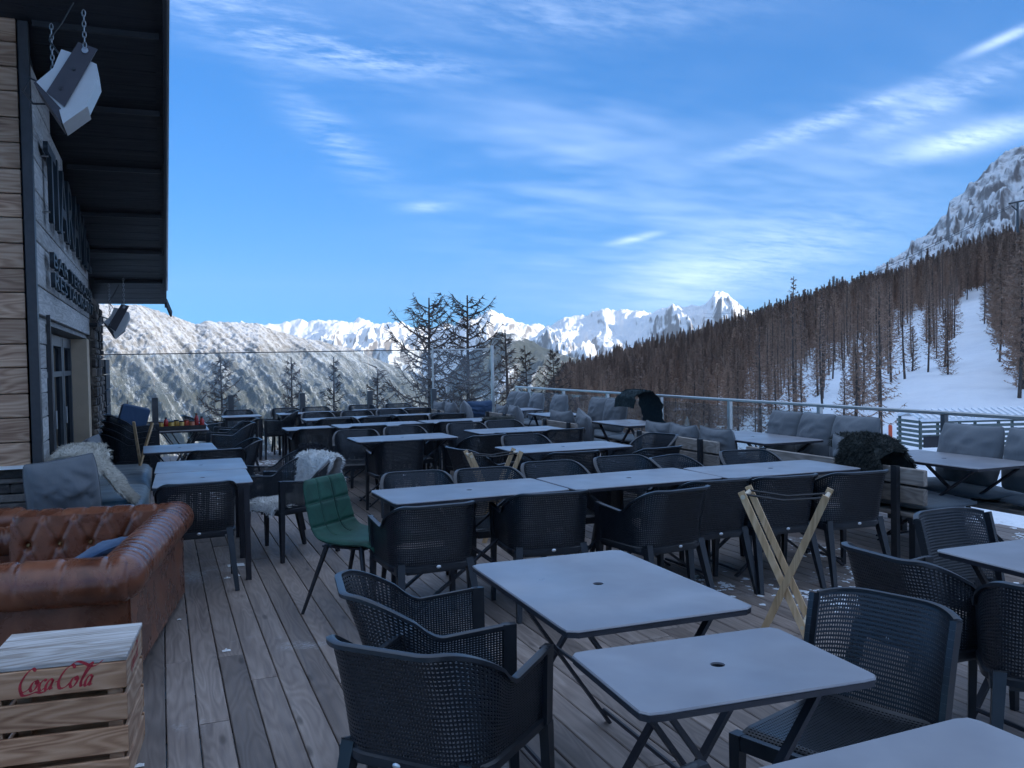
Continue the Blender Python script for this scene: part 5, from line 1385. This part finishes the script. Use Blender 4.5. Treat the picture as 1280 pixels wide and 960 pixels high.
# ------------------------------------------------------------------ wooden crate with red script lettering
M_CRATE = wood('crate_wood', (.20, .085, .040), (.44, .235, .125), (.62, .38, .235), 'x', 1.0, .75, True, .22, 0, .3)
M_CRATEY = wood('crate_wood_side', (.24, .12, .065), (.44, .27, .17), (.60, .43, .30), 'y', 1.0, .75, True, .16, 0, .3)
M_CRATETOP = wood('crate_top_wood', (.22, .17, .13), (.44, .40, .36), (.66, .64, .62), 'x', 1.0, .7, True, .14, 0, .5)
M_RED = plain('red_stencil_paint', (.42, .020, .030), .65, 0, .25, 60)
def stroke(b, pts, w0, w1, y, n=14, ang=35):
    """pen stroke with a slanted nib: width depends on direction"""
    P = [np.array(p, float) for p in pts]; C = []
    m_ = len(P)
    for i in range(m_-1):
        a, b0, c, d = P[max(0, i-1)], P[i], P[i+1], P[min(m_-1, i+2)]
        for k in range(n):
            t = k/n; C.append(.5*((2*b0)+(-a+c)*t+(2*a-5*b0+4*c-d)*t*t+(-a+3*b0-3*c+d)*t**3))
    C.append(P[-1]); C = np.array(C); T = np.gradient(C, axis=0); T /= np.maximum(np.linalg.norm(T, axis=1, keepdims=True), 1e-9)
    nb = np.array([math.cos(R(ang)), math.sin(R(ang))]); wd = w0+(w1-w0)*np.abs(T[:, 0]*nb[1]-T[:, 1]*nb[0])**1.3
    fade = np.clip(np.minimum(np.arange(len(C)), len(C)-1-np.arange(len(C)))/4, .25, 1); wd = wd*fade
    nr = np.stack([-T[:, 1], T[:, 0]], -1); A = C+nr*wd[:, None]/2; B = C-nr*wd[:, None]/2; o = len(b.v)
    for p, q in zip(A, B): b.v.append((p[0], y, p[1])); b.v.append((q[0], y, q[1]))
    for i in range(len(C)-1): b.f.append((o+2*i, o+2*i+2, o+2*i+3, o+2*i+1))
def script_logo(w, y):
    b = MB(); S = []
    S.append([(1.05, 2.55), (.62, 2.95), (.05, 2.35), (-.30, 1.15), (.02, .15), (.62, .25), (1.0, .75)])            # C
    S.append([(-.05, .20), (.35, -.30), (1.1, -.25), (1.75, -.05), (2.35, -.18), (2.9, -.05)])                         # tail under the first word
    def o(x, s=1.0): S.append([(x+.38*s, 1.40*s), (x+.02, 1.2*s), (x-.12, .55*s), (x+.12, .12), (x+.45*s, .35), (x+.62*s, 1.0*s), (x+.38*s, 1.40*s), (x+.42*s, 1.05*s), (x+.82*s, 1.12*s)])
    def c(x): S.append([(x+.62, 1.20), (x+.36, 1.42), (x+.02, 1.0), (x, .40), (x+.25, .10), (x+.62, .38)])
    def a(x):
        S.append([(x+.60, 1.30), (x+.28, 1.38), (x, .80), (x+.05, .20), (x+.30, .18), (x+.58, .85), (x+.68, 1.38)]); S.append([(x+.68, 1.38), (x+.56, .70), (x+.62, .18), (x+.90, .35)])
    o(1.08); c(1.98); a(2.72); S.append([(3.62, .95), (4.02, 1.12)])
    S.append([(5.55, 2.45), (5.15, 2.95), (4.45, 2.35), (4.05, 1.10), (4.40, .15), (5.05, .25), (5.45, .80)])          # second C
    S.append([(4.95, 2.92), (5.6, 3.28), (6.5, 3.00), (7.3, 2.55), (8.0, 2.62), (8.65, 3.20)])                          # ribbon over the word
    o(5.62); S.append([(6.62, .45), (6.95, 1.5), (7.45, 2.70), (7.30, 2.95), (6.98, 2.2), (6.72, .9), (6.85, .18), (7.2, .40)]); a(7.25)
    for s in S: stroke(b, s, .10, .36, y)
    k = w/8.9; sl = .30
    b.v = [((p[0]+sl*p[2])*k, p[1], p[2]*k) for p in b.v]; return b
def crate():
    t = tag(empty('wooden_crate', (-.385, 4.0, 0), -6), 'pale slatted wooden crate with red script lettering in front of the sofa', 'crate')
    w, d, h = .51, .46, .505; sl = .102; ps = .126
    for k in range(4):
        z = h-.022-sl/2-k*ps
        b = MB(); b.box((0, -d/2, z), (w, .016, sl), bev=.003); fs = b.build('front_slat', M_CRATE, t)
        if k == 0:
            g = script_logo(.27, 0); g.v = [(x-.115, -d/2-.0095, zz+z-.030) for x, y, zz in g.v]; g.build('lettering', M_RED, fs)
        b = MB(); b.box((0, d/2, z), (w, .016, sl), bev=.003); b.build('back_slat', M_CRATE, t)
        for s in (-1, 1):
            b = MB(); b.box((s*(w/2-.008), 0, z-.006), (.016, d-.034, sl), bev=.003); ss = b.build('side_slat', M_CRATEY, t)
            if k == 0 and s == 1:
                g = script_logo(.20, 0); g.v = [(w/2+.0015, -.10+x, zz+z-.028) for x, y, zz in g.v]; g.build('lettering', M_RED, ss)
    for sx in (-1, 1):
        for sy in (-1, 1):
            b = MB(); b.box((sx*(w/2-.045), sy*(d/2-.024), h/2-.015), (.05, .03, h-.05)); b.build('corner_post', M_CRATE, t)
    for k in range(4):
        b = MB(); b.box((0, -d/2+.055+k*.1168, h-.011), (w+.006, .112, .018), bev=.003); b.build('top_slat', M_CRATETOP, t)
    b = MB(); b.box((0, 0, .012), (w-.04, d-.04, .014)); b.build('bottom', M_CRATE, t)
crate()

# ------------------------------------------------------------------ condiments
M_TRAY = plain('dark_tray', (.03, .026, .024), .5, 0, .2, 10); M_CAP = plain('black_cap', (.015, .015, .017), .4)
def bottle_mat(n, c, tr=False): return plain(n, c, .25, 0, .12, 20, 0, .6)
tr_ = MB(); tr_.box((.25, 13.05, .752), (.62, .34, .018), bev=.004)
for s in (-1, 1): tr_.box((.25, 13.05+s*.172, .775), (.63, .012, .05)); tr_.box((.25+s*.312, 13.05, .775), (.012, .33, .05))
tag(tr_.build('serving_tray', M_TRAY), 'dark wooden tray on the condiment table by the rear', 'tray')
conds = [((.55, .30, .05), 'mustard jar', .036, .10, 'amber mustard jar with brown lid, leftmost on the tray'), ((.45, .03, .03), 'bottle', .030, .15, 'dark red bottle with black cap, second on the tray'), ((.60, .36, .07), 'jar', .04, .10, 'yellow mustard jar with black lid on the tray'),
         ((.50, .28, .04), 'jar', .036, .11, 'golden jar with a wide black lid, mid tray'), ((.62, .42, .12), 'jar', .034, .10, 'pale yellow jar right of the wide black lid'), ((.52, .08, .04), 'jar', .036, .11, 'orange red sauce jar right of centre on the tray'),
         ((.60, .20, .10), 'jar', .038, .10, 'salmon coloured sauce jar on the tray'), ((.40, .03, .03), 'bottle', .03, .19, 'tall red ketchup bottle on the tray'), ((.55, .05, .04), 'bottle', .032, .15, 'bright red bottle with black cap, rightmost on the tray')]
for k, (col, kind, r, h, lab) in enumerate(conds):
    x = -.01+k*.066; y = 13.02+(.05 if k % 2 else -.05); mt = bottle_mat('condiment_%d' % k, col)
    t = tag(empty('condiment_bottle' if kind == 'bottle' else 'condiment_jar', (x, y, .7615)), lab, 'bottle' if kind == 'bottle' else 'jar', 'condiments on the tray')
    b = MB(); b.lathe((0, 0, 0), [(r*.9, 0), (r, .008), (r, h*.62), (r*.75, h*.74), (r*.5, h*.80), (r*.5, h*.86)] if kind == 'bottle' else [(r*.9, 0), (r, .008), (r, h*.8), (r*.85, h*.86)], 12); b.build('body', mt, t, True)
    b = MB(); b.lathe((0, 0, h*.86), [(r*.55, 0), (r*.5, h*.16)] if kind == 'bottle' else [(r*.95, 0), (r*.95, h*.16)], 12); b.build('cap', M_CAP if k not in (0, 5, 7) else plain('brown_cap_%d' % k, (.16, .06, .03), .5), t)

# ------------------------------------------------------------------ beyond the railing: slatted stack, marker, lift
M_GREENWOOD = plain('grey_green_slats', (.11, .14, .13), .7, 0, .2, 6, .2)
M_SNOWCAP = plain('snow_cover', (.82, .84, .86), .7, 0, .04, 4, .3)
def sledge_stack():
    p = at_depth(1150, 562, 23.5); a = R(21.6+0)
    t = tag(empty('slatted_stack', (p.x, p.y, p.z), -16), 'long low slatted grey-green stack with ribbed snowy top beyond the railing', 'fence stack')
    L = 4.6
    for k in range(6):
        b = MB(); b.box((L/2, -.02, .10+k*.125), (L, .03, .075)); b.build('slat', M_GREENWOOD, t)
        b = MB(); b.box((-.02, .55, .10+k*.125), (.03, 1.1, .075)); b.build('end_slat', M_GREENWOOD, t)
    for x in np.arange(.03, L, 1.1):
        for y in (0.03, 1.05): b = MB(); b.box((x, y, .42), (.06, .06, .84)); b.build('upright', M_GREENWOOD, t)
    b = MB(); b.box((.35, -.045, .20), (.55, .02, .30)); b.build('panel', M_BLACK, t)
    P = [(0, -.08, .80), (L, -.08, .80), (L, .55, 1.0), (0, .55, 1.0), (L, 1.15, .86), (0, 1.15, .86)]
    b = MB(); b.add(P+[(x, y, z-.06) for x, y, z in P], [(0, 1, 2, 3), (3, 2, 4, 5), (9, 8, 7, 6), (11, 10, 8, 9), (0, 6, 7, 1), (5, 4, 10, 11), (0, 3, 9, 6), (3, 5, 11, 9), (1, 7, 8, 2), (2, 8, 10, 4)]); b.build('snow_cap', M_SNOWCAP, t)
    for x in np.arange(.12, L, .19):
        b = MB(); b.bar((x, -.09, .825), (x, .55, 1.025), .09, .045); b.build('snow_rib', M_SNOWCAP, t)
sledge_stack()
M_ORANGE = plain('orange_marker', (.62, .09, .04), .6)
p = at_depth(1113, 545, 33.0); b = MB(); b.lathe((0, 0, 0), [(.07, -.3), (.07, .36), (.05, .42)], 10)
mk = b.build('piste_marker', M_ORANGE); mk.location = p; tag(mk, 'small orange-red marker post on the snow beyond the railing', 'marker')
def lift():
    top = at_depth(1272, 252, 250.0); h = 22.0
    t = tag(empty('lift_pylon', (top.x, top.y, top.z-h), 10), 'dark ski lift pylon head above the trees at the right edge', 'pylon')
    b = MB(); b.tube([(0, 0, 0), (0, 0, h)], [.45, .30], 10); b.build('mast', M_GREYPOST, t)
    b = MB(); b.bar((-4.2, 0, h-.9), (3.2, 0, h+.5), .5, .45); b.build('crossarm', M_BLACKMETAL, t)
    b = MB(); b.bar((-3.0, 0, h-1.4), (0, 0, h-2.6), .25, .25); b.build('strut', M_BLACKMETAL, t)
    for k, (dy, nm) in enumerate(((0, 'upper'), (2.4, 'lower'))):
        a = at_depth(1262, 257+dy*1.0, 250); c = at_depth(880, 392+dy*2, 640); n = 24
        pts = [a.lerp(c, q/n)+Vector((0, 0, -9*4*(q/n)*(1-q/n))) for q in range(n+1)]
        b = MB(); b.tube(pts, .07, 4); tag(b.build('lift_cable', M_BLACKMETAL), '%s of the two thin lift cables running down the wooded ridge' % nm, 'cable', 'lift cables')
lift()

# ------------------------------------------------------------------ litter and snow on the deck
M_PAPER = plain('white_paper', (.78, .77, .75), .8, 0, .05, 30)
def litter(px, py, s, label, seed):
    v = fw+(px-640)/FPX*cr-(py-480)/FPX*cu; k = -CAM_H/v[2]; x, y = v[0]*k, v[1]*k; rg = random.Random(seed)
    b = MB(); n = 7; P = [(x+s*(i/(n-1)-.5)*1.3, y+s*(j/(n-1)-.5), .004+rg.random()*s*.5*(1-abs(2*i/(n-1)-1))*(1-abs(2*j/(n-1)-1))) for i in range(n) for j in range(n)]
    b.grid(P, n, n); tag(b.build('paper_scrap', M_PAPER), label, 'litter', 'white scraps on the deck')
litter(295, 707, .10, 'crumpled white tissue on the planks beside the table legs', 1); litter(284, 723, .035, 'small white scrap next to the crumpled tissue', 2); litter(297, 720, .03, 'tiny white scrap nearest the crumpled tissue', 3)
litter(283, 814, .035, 'small white scrap in the middle of the open planks', 4); litter(224, 775, .02, 'tiny white scrap beside the sofa foot', 5); litter(174, 958, .03, 'white scrap beside the crate at the bottom edge', 6); litter(1150, 713, .09, 'flat white paper under the armchair before the bench', 7)
def deck_snow():
    rg = np.random.default_rng(4); b = MB()
    def patch(x, y, r, n):
        for _ in range(n):
            cx, cy = x+rg.normal(0, r*.5), y+rg.normal(0, r*.5); s = rg.uniform(.004, .017)*(1+r); m_ = 11; a0 = rg.uniform(0, 6)
            ring = [(cx+s*(1+.5*rg.normal())*math.cos(a0+2*math.pi*k/m_)*1.1, cy+s*1.5*(1+.4*rg.normal())*math.sin(a0+2*math.pi*k/m_), .0015) for k in range(m_)]
            o = len(b.v); b.v += ring+[(cx, cy, .004+s*.12)]; b.f += [(o+k, o+(k+1) % m_, o+m_) for k in range(m_)]
    for x, y, r, n in [(3.55, 5.3, .35, 34), (3.95, 4.75, .3, 26), (4.35, 4.55, .35, 34), (4.65, 5.05, .3, 20), (3.1, 4.9, .2, 8), (1.4, 1.75, .25, 30), (1.7, 2.2, .22, 14), (1.0, 2.1, .2, 12), (4.9, 4.3, .4, 26), (5.0, 6.0, .4, 20), (7.05, 6.2, .3, 40), (7.05, 5.4, .3, 40), (1.3, 10.6, .5, 30), (1.5, 13.2, .7, 60), (1.3, 15.0, .6, 70), (2.3, 16.8, .5, 30), (.9, 11.6, .5, 40)]: patch(x, y, r, int(n*2.0))
    o = b.build('snow', M_SNOWCAP); tag(o, 'thin crusts of trodden snow left on the deck planks', 'snow', kind='stuff')
deck_snow()

# ------------------------------------------------------------------ air between the terrace and the far mountains
def haze():
    b = MB(); b.box((3000, 6500, 150), (34000, 30000, 3400))
    mt = bpy.data.materials.new('haze_air'); mt.use_nodes = True; nt = mt.node_tree; nt.nodes.clear()
    out = nt.nodes.new('ShaderNodeOutputMaterial'); v = nt.nodes.new('ShaderNodeVolumePrincipled')
    v.inputs['Color'].default_value = (.70, .86, 1.0, 1); v.inputs['Density'].default_value = HAZE; v.inputs['Anisotropy'].default_value = 0.0
    nt.links.new(v.outputs[0], out.inputs['Volume'])
    o = b.build('haze', mt); o['kind'] = 'stuff'; o['label'] = 'thin mountain air softening the far ridges'; o['category'] = 'haze'
HAZE = 2.6e-5
haze()
